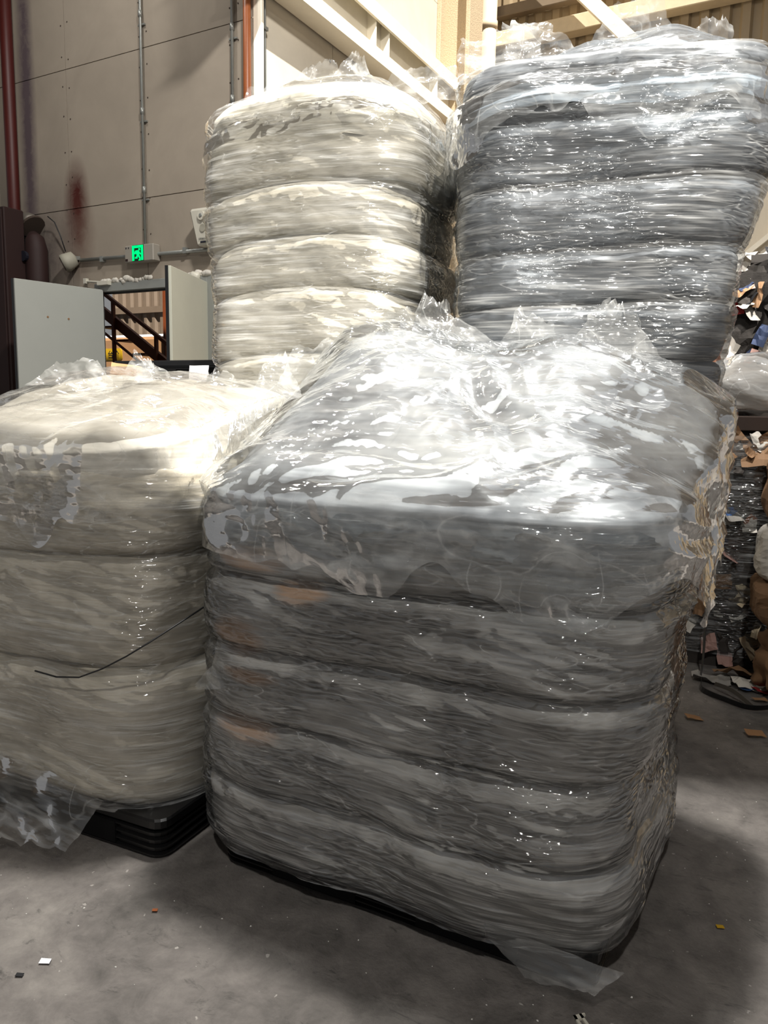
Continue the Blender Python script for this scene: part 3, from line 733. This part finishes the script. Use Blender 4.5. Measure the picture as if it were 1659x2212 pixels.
def flap(R, pts, mat, seed=0, amp=0.03, n=22, name='film_flap'):      # loose sheet of film between four world points
    p = [np.array(q, float) for q in pts]
    u, v = np.meshgrid(np.linspace(0, 1, n), np.linspace(0, 1, n))
    P = ((1 - u) * (1 - v))[..., None] * p[0] + (u * (1 - v))[..., None] * p[1] + (u * v)[..., None] * p[2] + ((1 - u) * v)[..., None] * p[3]
    P = P.reshape(-1, 3); Q = P * 1.0 + seed * 5.1
    d = np.stack([crumple(Q, (7, 7, 7), 3), crumple(Q + 11, (7, 7, 7), 3), crumple(Q + 23, (7, 7, 7), 3)], -1)
    P = P + amp * d + amp * 0.9 * np.stack([fbm(Q + 3, (3, 3, 3), 2), fbm(Q + 8, (3, 3, 3), 2), fbm(Q + 2, (3, 3, 3), 2)], -1)
    e = v.reshape(-1); jag = fbm(np.stack([u.reshape(-1) * 6 + seed, e * 0, e * 0], 1), (1, 1, 1), 3)
    P = P + (p[3] + p[2] - p[0] - p[1])[None] * 0.5 * (jag * 0.22 * e ** 3)[:, None]
    if R is not None:
        mw = Matrix.Translation(R.location) @ Matrix.Rotation(R.rotation_euler[2], 4, 'Z')
        mi = np.array(mw.inverted()); P = P @ mi[:3, :3].T + mi[:3, 3]
    return fast_mesh(name, P, grid_faces(n, n, False), mat, R)

D2 = math.radians
# the big grey stack in front
RZ1 = D2(-27.5)
MC = (0.215, 2.49)
pallet((MC[0] + 0.03, MC[1], 0), RZ1, 'black plastic pallet under the grey film stack in the foreground', 0.61, 0.48, 0.105)
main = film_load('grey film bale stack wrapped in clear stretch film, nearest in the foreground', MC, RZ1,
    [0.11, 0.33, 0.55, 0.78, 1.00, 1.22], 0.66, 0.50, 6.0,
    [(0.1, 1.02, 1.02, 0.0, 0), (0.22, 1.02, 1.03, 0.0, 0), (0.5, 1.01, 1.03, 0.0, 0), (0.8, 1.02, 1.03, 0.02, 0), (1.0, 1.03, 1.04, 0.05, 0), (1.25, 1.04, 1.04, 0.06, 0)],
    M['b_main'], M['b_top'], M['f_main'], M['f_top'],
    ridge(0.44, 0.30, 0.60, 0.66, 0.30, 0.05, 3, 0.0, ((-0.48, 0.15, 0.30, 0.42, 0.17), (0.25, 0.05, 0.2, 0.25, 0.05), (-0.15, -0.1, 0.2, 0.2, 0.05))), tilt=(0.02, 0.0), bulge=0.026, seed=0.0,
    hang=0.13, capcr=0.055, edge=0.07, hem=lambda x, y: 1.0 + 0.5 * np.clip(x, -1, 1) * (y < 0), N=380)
flap(main, [(-0.40, 2.78, 1.56), (-0.02, 2.80, 1.62), (-0.077, 2.82, 1.73), (-0.36, 2.80, 1.71)], M['f_flap'], 1, 0.05)
flap(main, [(-0.16, 2.80, 1.62), (0.38, 2.82, 1.64), (0.272, 2.88, 1.81), (-0.013, 2.86, 1.835)], M['f_flap'], 2, 0.05, 30)
flap(main, [(0.02, 2.72, 1.64), (0.46, 2.74, 1.64), (0.23, 2.85, 1.836), (0.104, 2.85, 1.85)], M['f_flap'], 22, 0.06, 30)
flap(main, [(0.32, 2.68, 1.62), (0.64, 2.70, 1.60), (0.545, 2.76, 1.762), (0.44, 2.76, 1.81)], M['f_flap'], 3, 0.05)
flap(main, [(0.48, 2.62, 1.56), (1.10, 2.68, 1.44), (0.86, 2.72, 1.80), (0.76, 2.72, 1.89)], M['f_flap'], 4, 0.04, 34)
flap(main, [(-0.50, 2.46, 1.38), (-0.28, 2.50, 1.50), (-0.349, 2.60, 1.651), (-0.43, 2.56, 1.60)], M['f_flap'], 5, 0.04)
flap(main, [(-0.50, 2.28, 0.72), (-0.47, 2.24, 0.64), (-0.56, 2.22, 0.63), (-0.565, 2.22, 0.65)], M['f_flap'], 6, 0.02, 12)
flap(main, [(0.24, 1.88, 0.14), (0.60, 1.70, 0.13), (0.54, 1.71, 0.06), (0.38, 1.79, 0.04)], M['f_flap'], 7, 0.02, 14)

# ivory stack on the left
RZ2 = D2(-25)
lc = W(-2.36, 2.17)
pallet((lc.x, lc.y, 0), RZ2, 'black plastic pallet under the ivory film stack on the left', 0.60, 0.505)
left = film_load('ivory white film bale stack wrapped in clear film at the left edge', (lc.x, lc.y), RZ2,
    [0.145, 0.60, 0.98, 1.27], 0.58, 0.49, 4.4,
    [(0.1, 1.02, 1.03, 0, 0), (0.24, 1.02, 1.03, 0, 0), (0.5, 1.02, 1.02, 0, 0), (1.0, 1.02, 1.02, 0, 0), (1.35, 1.0, 1.0, 0.0, 0)],
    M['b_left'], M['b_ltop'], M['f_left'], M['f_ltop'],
    ridge(0.31, 0.30, 0.75, 0.60, 0.0, -0.3, 3, 0.16), tilt=(0.05, 0.0), bulge=0.02, seed=20.0,
    hang=0.14, capcr=0.035, edge=0.05, N=360, cr=0.014)
flap(left, [(-1.82, 2.78, 0.30), (-0.92, 2.36, 0.20), (-1.00, 2.27, 0.05), (-1.62, 2.44, 0.012)], M['f_ltop'], 8, 0.035, 30, 'hanging_film')
flap(left, [(-1.10, 3.10, 1.48), (-0.76, 3.05, 1.48), (-0.958, 3.18, 1.65), (-1.034, 3.18, 1.67)], M['f_ltop'], 9, 0.05)
flap(left, [(-0.84, 3.02, 1.46), (-0.53, 2.96, 1.44), (-0.636, 3.12, 1.60), (-0.75, 3.14, 1.60)], M['f_ltop'], 10, 0.05)
flap(left, [(-1.42, 3.05, 1.54), (-1.06, 3.08, 1.54), (-1.165, 3.10, 1.645), (-1.33, 3.10, 1.65)], M['f_ltop'], 11, 0.04)
mi_ = (Matrix.Translation(left.location) @ Matrix.Rotation(RZ2, 4, 'Z')).inverted()
MB().tube([mi_ @ Vector(p) for p in ((-1.15, 2.455, 0.60), (-1.06, 2.41, 0.597), (-0.97, 2.37, 0.612), (-0.88, 2.33, 0.656), (-0.79, 2.30, 0.71), (-0.72, 2.30, 0.755), (-0.64, 2.38, 0.80), (-0.58, 2.48, 0.83))], 0.0028, 6).build('black_cord', M['strap'], left, smooth=True)

# cream stack behind, upper of two
RZ3 = D2(-22)
cc = (-0.24, 3.90)
film_load('lower cream film bale stack hidden behind the foreground stack', cc, RZ3, [0.14, 0.5, 0.86, 1.2, 1.44], 0.50, 0.46, 4.5,
    [(0, 1, 1, 0, 0), (2, 1, 1, 0, 0)], M['b_cream'], M['b_cream'], M['f_cream'], M['f_ctop'], lambda x, y: 0 * x, bulge=0.03, seed=60, hang=0.03, N=160, edge=0.02, capcr=0.01, fine=2.0)
pallet((cc[0], cc[1], 0), RZ3, 'black plastic pallet under the cream film stacks', 0.50, 0.46, 0.13)
cream = film_load('tall cream film bale stack in clear film with sagging layers, behind on the left', cc, RZ3,
    [1.48, 1.72, 2.00, 2.22, 2.44, 2.82], 0.468, 0.46, 4.8,
    [(1.4, 1.0, 1.0, 0, 0), (2.0, 1.0, 1.0, 0.0, 0), (2.5, 1.05, 1.02, -0.01, 0), (2.8, 1.04, 1.02, 0.0, 0)],
    M['b_cream'], M['b_cream'], M['f_cream'], M['f_ctop'],
    gauss((0.05, 0.1, 0.6, 0.5, 0.16)), tilt=(0.02, 0), arch=0.05, bulge=0.024, seed=40.0, hang=0.025, capcr=0.04, edge=0.17, edgep=3.2)
flap(cream, [(-0.58, 3.78, 2.82), (-0.25, 3.80, 2.88), (-0.273, 3.82, 3.065), (-0.411, 3.80, 3.023)], M['f_flap'], 12, 0.05)
flap(cream, [(-0.36, 3.80, 2.88), (-0.06, 3.82, 2.90), (-0.124, 3.84, 3.097), (-0.20, 3.82, 3.11)], M['f_flap'], 13, 0.04)
flap(cream, [(-0.10, 3.70, 2.86), (0.28, 3.72, 2.84), (0.266, 3.74, 2.994), (0.006, 3.72, 2.99)], M['f_flap'], 14, 0.05)
flap(cream, [(-0.74, 3.68, 2.70), (-0.50, 3.70, 2.80), (-0.494, 3.72, 2.942), (-0.661, 3.70, 2.88)], M['f_flap'], 15, 0.04)

# tall grey-blue stack behind on the right, upper of two
RZ4 = D2(-9)
rc = (0.875, 3.50)
film_load('lower grey film bale stack hidden behind the foreground stack', (0.82, 3.54), RZ4, [0.14, 0.5, 0.86, 1.2, 1.40], 0.43, 0.44, 4.5,
    [(0, 1, 1, 0, 0), (2, 1, 1, 0, 0)], M['b_right'], M['b_right'], M['f_right'], M['f_rtop'], lambda x, y: 0 * x, bulge=0.03, seed=80, hang=0.03, N=160, edge=0.02, capcr=0.01, fine=2.0)
pallet((0.82, 3.54, 0), RZ4, 'black plastic pallet under the tall grey film stacks', 0.44, 0.44, 0.13)
right = film_load('tall blue-grey film bale stack in shiny clear film, behind on the right', rc, RZ4,
    [1.45, 1.67, 1.89, 2.10, 2.34, 2.56, 2.80], 0.555, 0.50, 4.8,
    [(1.4, 0.90, 0.96, -0.035, 0), (1.9, 0.965, 1.0, -0.015, 0), (2.4, 1.04, 1.0, 0.025, 0), (2.8, 1.06, 1.03, 0.03, 0)],
    M['b_right'], M['b_rtop'], M['f_right'], M['f_rtop'],
    gauss((0.12, 0.1, 0.45, 0.4, 0.22)), tilt=(0.04, 0), bulge=0.02, seed=70.0, hang=0.16, capcr=0.045, edge=0.16, edgep=3.5, N=360)
flap(right, [(0.25, 3.14, 2.70), (0.58, 3.18, 2.82), (0.563, 3.22, 2.973), (0.254, 3.20, 2.885)], M['f_flap'], 16, 0.05)
flap(right, [(0.44, 3.36, 2.88), (0.76, 3.38, 2.92), (0.608, 3.42, 3.065), (0.429, 3.40, 3.036)], M['f_flap'], 17, 0.05)
flap(right, [(0.80, 3.38, 2.96), (1.18, 3.40, 2.96), (1.077, 3.42, 3.143), (0.87, 3.42, 3.122)], M['f_flap'], 18, 0.06)
flap(right, [(1.18, 3.36, 2.88), (1.45, 3.38, 2.82), (1.402, 3.42, 3.07), (1.25, 3.42, 3.08)], M['f_flap'], 19, 0.05)

# ------------------------------------------------------------------ black pallets stacked behind the ivory stack
for k in range(12):
    c = (-0.86 + 0.012 * math.sin(k * 2.1), 4.78 + 0.01 * math.cos(k * 1.7), 0.1435 * k)
    pallet(c, D2(-28 + 0.8 * math.sin(k * 3)), {11: 'topmost black plastic pallet of the stack behind the ivory film stack', 10: 'second black plastic pallet from the top of the stack behind the ivory film'}.get(k, 'black plastic pallet low in the pallet stack hidden behind the ivory film stack'), 0.60, 0.50, 0.143, 'stacked empty pallets')
ps = 0.1405 * 12
def sheet(name, w, h, mat, loc, rot, label=None, cat=None, seed=0, amp=0.02, n=8, parent=None, thick=0.002):
    u, v = np.meshgrid(np.linspace(-0.5, 0.5, n), np.linspace(-0.5, 0.5, n)); P = np.stack([u * w, v * h, 0 * u], -1).reshape(-1, 3)
    Q = P * 1.0 + seed * 7.3; P[:, 2] += amp * (fbm(Q, (6, 6, 6), 2) + 0.7 * crumple(Q, (9, 9, 9), 2)); P[:, :2] *= (1 + 0.12 * fbm(Q + 5, (8, 8, 8), 2))[:, None]
    o = fast_mesh(name, P, grid_faces(n, n, False), mat, parent, False)
    if thick:
        md = o.modifiers.new('thickness', 'SOLIDIFY'); md.thickness = thick
    o.location = loc; o.rotation_euler = rot
    return tag(o, label, cat)
sheet('cardboard_piece', 0.14, 0.09, M['cardboard'], (-1.22, 3.66, 1.625), (1.0, 0.1, 0.3), 'small striped cardboard piece among the torn film by the doorway', 'cardboard', 1)
sheet('paper_label', 0.10, 0.10, M['ledge'], (-0.93, 3.85, 1.62), (1.35, 0, -0.3), 'pale blue-white card standing against the black pallets', 'card', 2, 0.01)

# ------------------------------------------------------------------ scrap paper on the right
rs = random.Random(5)
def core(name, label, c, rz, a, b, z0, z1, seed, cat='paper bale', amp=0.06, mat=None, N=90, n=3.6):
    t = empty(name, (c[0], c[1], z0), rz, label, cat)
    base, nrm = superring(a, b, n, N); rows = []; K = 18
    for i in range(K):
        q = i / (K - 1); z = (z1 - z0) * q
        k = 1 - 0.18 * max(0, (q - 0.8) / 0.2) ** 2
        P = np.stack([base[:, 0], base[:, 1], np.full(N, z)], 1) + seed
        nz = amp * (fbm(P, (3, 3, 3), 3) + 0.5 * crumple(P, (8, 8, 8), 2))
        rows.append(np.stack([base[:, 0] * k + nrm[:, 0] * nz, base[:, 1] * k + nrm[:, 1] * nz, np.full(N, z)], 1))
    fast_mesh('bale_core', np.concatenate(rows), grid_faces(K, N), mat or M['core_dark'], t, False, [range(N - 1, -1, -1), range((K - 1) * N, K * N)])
    return t, a, b, z1 - z0
SCR = []
for k in range(14):
    n_ = 5; u, v = np.meshgrid(np.linspace(-0.5, 0.5, n_), np.linspace(-0.5, 0.5, n_)); P = np.stack([u, v * rs.uniform(0.35, 0.9), 0 * u], -1).reshape(-1, 3)
    Q = P * 0.8 + k * 9.1; P[:, 2] += 0.35 * fbm(Q, (1.8, 1.8, 1.8), 2) + 0.25 * crumple(Q, (2.2, 2.2, 2.2), 2); P[:, :2] += 0.16 * np.stack([fbm(Q + 4, (2, 2, 2), 2), fbm(Q + 9, (2, 2, 2), 2)], -1)
    SCR.append((P.tolist(), grid_faces(n_, n_, False).tolist()))
SCRM = {}
def scrap_piece(parent, loc, nrm, size, ci, k, name='paper_scrap'):
    key = (k % 14, ci)
    if key not in SCRM:
        me = bpy.data.meshes.new('paper_scrap'); me.from_pydata(SCR[key[0]][0], [], SCR[key[0]][1]); me.materials.append(PAPERS[ci]); SCRM[key] = me
    o = link(bpy.data.objects.new(name, SCRM[key]), parent); o.location = loc; o.scale = (size, size, size)
    q = Vector(nrm).normalized().to_track_quat('Z', 'Y').to_matrix().to_4x4() @ Matrix.Rotation(rs.uniform(0, 6.28), 4, 'Z') @ Matrix.Rotation(rs.uniform(-0.7, 0.7), 4, 'X')
    o.rotation_euler = q.to_euler(); return o
def cover(t, a, b, h, count, weights, smin, smax, name='paper_scrap', front=0.8):
    base, nrm = superring(a, b, 3.6, 400); R_ = Matrix.Rotation(t.rotation_euler[2], 4, 'Z')
    vis = [i for i in range(400) if (R_ @ Vector((nrm[i, 0], nrm[i, 1], 0))).dot(Vector((-0.35, -0.94, 0))) > -0.15]
    for k in range(count):
        i = rs.choice(vis); z = rs.uniform(0.02, h * 1.0); sz = rs.uniform(smin, smax)
        off = rs.uniform(0.0, 0.045); ci = rs.choices(range(len(PAPERS)), weights)[0]
        scrap_piece(t, (base[i, 0] + nrm[i, 0] * off, base[i, 1] + nrm[i, 1] * off, z), (nrm[i, 0] + rs.uniform(-0.5, 0.5), nrm[i, 1] + rs.uniform(-0.5, 0.5), rs.uniform(-0.1, 0.9)), sz, ci, rs.randrange(14), name)
PB = (2.75, 5.36)
RZ5 = D2(-28)
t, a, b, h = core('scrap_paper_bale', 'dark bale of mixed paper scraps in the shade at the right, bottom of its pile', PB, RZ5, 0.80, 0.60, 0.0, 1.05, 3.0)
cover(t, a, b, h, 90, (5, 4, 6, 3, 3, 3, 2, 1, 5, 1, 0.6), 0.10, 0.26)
t, a, b, h = core('scrap_paper_bale', 'bale of pale torn paper in the middle of the scrap pile at the right', (PB[0], PB[1]), RZ5, 0.80, 0.58, 1.06, 1.72, 9.0)
cover(t, a, b, h, 110, (8, 5, 3, 2, 1.5, 5, 2, 1, 2, 1, 0.5), 0.08, 0.20)
t, a, b, h = core('scrap_paper_bale', 'sunlit heap of torn black and white scraps on top of the pile at the right', (PB[0], PB[1]), RZ5, 0.78, 0.56, 1.73, 2.48, 14.0, amp=0.08)
cover(t, a, b, h, 250, (6, 5, 3, 6, 3, 3, 2, 2, 5, 1, 0.5), 0.08, 0.19)
for k in range(40):
    scrap_piece(t, (rs.uniform(-0.6, 0.5), rs.uniform(-0.5, 0.3), h + rs.uniform(-0.02, 0.06)), (rs.uniform(-0.5, 0.5), rs.uniform(-0.8, 0.2), 1), rs.uniform(0.07, 0.16), rs.choice((0, 1, 2, 3, 5, 8)), k)
# plastic bag and cardboard on the ledge of the pile
def pillow(name, label, cat, loc, rz, s, mat, seed, amp=0.12, sc=3.0):
    th = np.linspace(0.02, np.pi - 0.02, 30); ph = np.linspace(0, 2 * np.pi, 44, endpoint=False)
    q = np.array([[(np.sin(A) * np.cos(B), np.sin(A) * np.sin(B), np.cos(A)) for B in ph] for A in th]).reshape(-1, 3)
    q = np.sign(q) * np.abs(q) ** 0.75
    rr = 1 + amp * (2 * fbm(q + seed, (sc * 0.6,) * 3, 2) + crumple(q + seed, (sc,) * 3, 3))
    o = fast_mesh(name, q * rr[:, None] * np.array(s), grid_faces(30, 44), mat); o.location = loc; o.rotation_euler = (0, 0, rz); return tag(o, label, cat)
M['bag'] = film_mat('grey_bag_film', tint=(0.85, 0.80, 0.76), veil=0.45, gain=0.4, iso=True, seed=9.0)
pillow('plastic_bag', 'greyish translucent plastic bag stuffed full, lying on the scrap pile', 'bag', (2.17, 4.56, 1.64), D2(-15), (0.27, 0.19, 0.18), M['bag'], 2.0)
pillow('paper_wad', 'crumpled grey paper inside the translucent bag on the scrap pile', 'paper', (2.17, 4.57, 1.625), D2(-15), (0.22, 0.14, 0.13), PAPERS[1], 4.0, 0.2)
M['card_dark'] = plain('dark_cardboard', (44, 30, 22), 0.85)
o = tag(MB().box(-0.34, 0.34, -0.22, 0.22, 0.0, 0.085, 0.006).build('flat_carton', M['card_dark'], None, (2.14, 4.58, 1.385), D2(-12)), 'flattened dark brown carton under the translucent bag', 'carton')
# wrapped bale under the carton
t, a, b, h = core('wrapped_scrap_bale', 'film wrapped bale of stained paper standing in the dark gap right of the foreground stack', (2.00, 4.64), D2(-24), 0.34, 0.24, 0.0, 1.38, 21.0, mat=PAPERS[8], amp=0.03)
cover(t, a, b, h, 140, (8, 5, 8, 2, 3, 4, 2, 0.5, 5, 1, 0.8), 0.05, 0.17)
base, nrm = superring(0.375, 0.275, 4, 160); rows = []
for i in range(110):
    z = 0.08 + 1.28 * i / 109; P = np.stack([base[:, 0], base[:, 1], np.full(160, z)], 1) + 33
    nz = 0.02 * crumple(P, (4, 4, 20), 3) + 0.03 * fbm(P, (2, 2, 3), 2)
    rows.append(np.stack([base[:, 0] + nrm[:, 0] * nz, base[:, 1] + nrm[:, 1] * nz, np.full(160, z)], 1))
fast_mesh('stretch_wrap', np.concatenate(rows), grid_faces(110, 160), M['f_main'], t)

# kraft parcels at the right edge
def parcel(label, c, rz, s, z0, seed, mat, label_card=False):
    t = empty('kraft_parcel', (c[0], c[1], z0), rz, label, 'parcel')
    base, nrm = superring(s[0], s[1], 6, 80); rows = []; K = 16
    for i in range(K):
        q = i / (K - 1); k = 1 - 0.12 * abs(2 * q - 1) ** 6
        P = np.stack([base[:, 0], base[:, 1], np.full(80, s[2] * q)], 1) + seed
        nz = 0.035 * (crumple(P, (7, 7, 7), 3) + fbm(P, (4, 4, 4), 2))
        rows.append(np.stack([base[:, 0] * k + nrm[:, 0] * nz, base[:, 1] * k + nrm[:, 1] * nz, s[2] * q + 0 * nz], 1))
    fast_mesh('wrapping', np.concatenate(rows), grid_faces(K, 80), mat, t, False, [range(79, -1, -1), range((K - 1) * 80, K * 80)])
    if label_card:
        lb = MB().box(-s[0] + 0.05, -s[0] + 0.24, -s[1] - 0.045, -s[1] - 0.035, s[2] * 0.25, s[2] * 0.85).build('shipping_label', M['label'], t)
        m = MB()
        for k in range(5): m.box(-s[0] + 0.065, -s[0] + 0.12 + 0.02 * (k % 3), -s[1] - 0.049, -s[1] - 0.044, s[2] * (0.32 + 0.1 * k), s[2] * (0.32 + 0.1 * k) + 0.012)
        m.build('printed_lines', M['ink'], t)
    return t
KX = (2.33, 3.90)
pillow('kraft_heap', 'crumpled kraft paper bag on the floor at the foot of the scrap pile', 'paper', (2.32, 3.94, 0.20), 0.3, (0.28, 0.22, 0.19), M['kraft'], 6.0, 0.25)
parcel('kraft paper parcel with a white printed label at the right edge', KX, D2(-20), (0.36, 0.24, 0.22), 0.40, 2.0, M['kraft'], True)
parcel('white and brown torn parcel above the labelled kraft parcel', (KX[0] + 0.02, KX[1] + 0.02), D2(-24), (0.36, 0.24, 0.26), 0.63, 5.0, PAPERS[0])
parcel('brown parcel in shiny film, topmost of the parcels at the right edge', (KX[0] + 0.05, KX[1] + 0.03), D2(-18), (0.36, 0.24, 0.40), 0.90, 8.0, M['kraft'])

# floor litter
def strap(pts, w, label, mat=None):
    P = [Vector(p) for p in pts]; m = MB(); rings = []
    fine = []
    for i in range(len(P) - 1):
        for k in range(6):
            q = k / 6; p0, p1, p2, p3 = P[max(i - 1, 0)], P[i], P[i + 1], P[min(i + 2, len(P) - 1)]
            fine.append(0.5 * ((2 * p1) + (-p0 + p2) * q + (2 * p0 - 5 * p1 + 4 * p2 - p3) * q * q + (-p0 + 3 * p1 - 3 * p2 + p3) * q ** 3))
    fine.append(P[-1])
    for i, p in enumerate(fine):
        d = (fine[min(i + 1, len(fine) - 1)] - fine[max(i - 1, 0)]).normalized()
        side = Vector((0, -0.5, 0.86)) * w / 2; th = d.cross(side).normalized() * 0.0015
        rings.append([tuple(p + side + th), tuple(p + side - th), tuple(p - side - th), tuple(p - side + th)])
    m.loft(rings); tag(m.build('packing_strap', mat or M['strap'], smooth=False), label, 'strap')
strap([(1.78, 4.10, 0.02), (1.72, 3.95, 0.02), (1.78, 3.80, 0.022), (1.86, 3.70, 0.022), (2.0, 3.73, 0.022), (2.12, 3.90, 0.025), (2.2, 4.0, 0.02)], 0.036, 'black packing strap looping over the floor at the right')
strap([(1.88, 3.72, 0.02), (1.84, 3.85, 0.05), (1.80, 3.98, 0.04)], 0.03, 'short grey strap end beside the black strap loop', M['duct'])
strap([(1.86, 4.25, 0.62), (1.82, 4.2, 0.40), (1.80, 4.15, 0.12), (1.78, 4.12, 0.02)], 0.05, 'dark strap hanging down beside the wrapped scrap bale')
def bit(label, loc, s, mat, seed, cat='scrap', amp=0.35, name='floor_scrap', rz=0.0):
    o = sheet(name, s, s * 0.6, mat, (loc[0], loc[1], 0.006 + s * 0.05), (0.08, 0.05, rz), label, cat, seed, s * amp, 7, None, 0.0015); return o
bit('small white plastic chip on the floor at the lower left', (-0.885, 1.87), 0.028, M['ledge'], 1, 'chip')
bit('tiny orange crumb on the floor near the left pallet', (-0.655, 2.085), 0.016, M['orange_paint'], 2, 'crumb')
bit('small yellow-orange chip on the floor at the lower right', (1.003, 2.056), 0.022, M['yellow'], 3, 'chip')
bit('curled brown cardboard flake on the floor at the right', (1.741, 3.396), 0.085, M['cardboard'], 4, 'flake')
bit('brown cardboard flake on the floor beside the foreground stack', (1.53, 3.58), 0.08, M['cardboard'], 5, 'flake')
bit('crumpled paper with red and blue print on the floor behind the strap', (2.02, 4.02), 0.20, PAPERS[0], 6, 'paper', 0.3, 'paper_sheet')
bit('narrow red printed strip on the paper by the strap', (2.06, 3.97), 0.13, PAPERS[10], 7, 'paper', 0.3, 'paper_sheet', 0.2)
bit('small blue printed strip on the paper by the strap', (1.98, 3.98), 0.08, PAPERS[9], 8, 'paper', 0.3, 'paper_sheet', 0.4)
bit('torn white paper sheets at the foot of the parcels', (2.22, 3.98), 0.20, PAPERS[0], 9, 'paper', 0.4, 'paper_sheet', 0.5)
bit('crumpled brown paper at the foot of the wrapped scrap bale', (2.02, 4.15), 0.26, PAPERS[2], 10, 'paper', 0.5, 'paper_sheet', 0.1)
bit('pale torn paper lying in the gap beside the foreground stack', (1.84, 4.12), 0.20, PAPERS[1], 11, 'paper', 0.4, 'paper_sheet', -0.3)
bit('small cardboard flake inside the strap loop', (1.97, 3.83), 0.07, M['cardboard'], 12, 'flake')
bit('small dark scrap on the floor in front of the left pallet', (-0.93, 1.82), 0.02, M['rubber'], 13, 'scrap')
t = empty('plastic_clip', (0.51, 1.70, 0.0), 0.3, 'small pale plastic buckle clip on the floor at the bottom edge', 'clip')
cm = MB(); cm.box(-0.012, 0.012, -0.03, -0.018, 0.0, 0.006); cm.box(-0.012, 0.012, 0.008, 0.022, 0.0, 0.006); cm.box(-0.012, -0.005, -0.03, 0.022, 0, 0.006); cm.box(0.005, 0.012, -0.03, 0.022, 0, 0.006)
cm.build('buckle_frame', M['ivory'], t); MB().box(0.008, 0.02, 0.016, 0.022, 0, 0.006).build('hook', M['ivory'], t)
cr = MB(); rr_ = random.Random(9)
for k in range(170):
    if k < 110: x, y = rr_.uniform(1.0, 2.1), rr_.uniform(2.0, 4.0)
    else: x, y = rr_.uniform(-1.2, 1.1), rr_.uniform(1.5, 2.3)
    s = rr_.uniform(0.001, 0.004); q = rr_.uniform(0, 3.1); dx, dy = math.cos(q) * s, math.sin(q) * s
    cr.add([(x - dx, y - dy, 0.001), (x + dy, y - dx, 0.001), (x + dx, y + dy, 0.001), (x - dy * 0.5, y + dx * 0.5, 0.001), (x, y, 0.001 + s * 0.8)], [(0, 1, 4), (1, 2, 4), (2, 3, 4), (3, 0, 4)])
o = cr.build('floor_crumbs', M['label']); tag(o, 'tiny pale crumbs sprinkled over the concrete floor', 'crumbs', None, 'stuff')
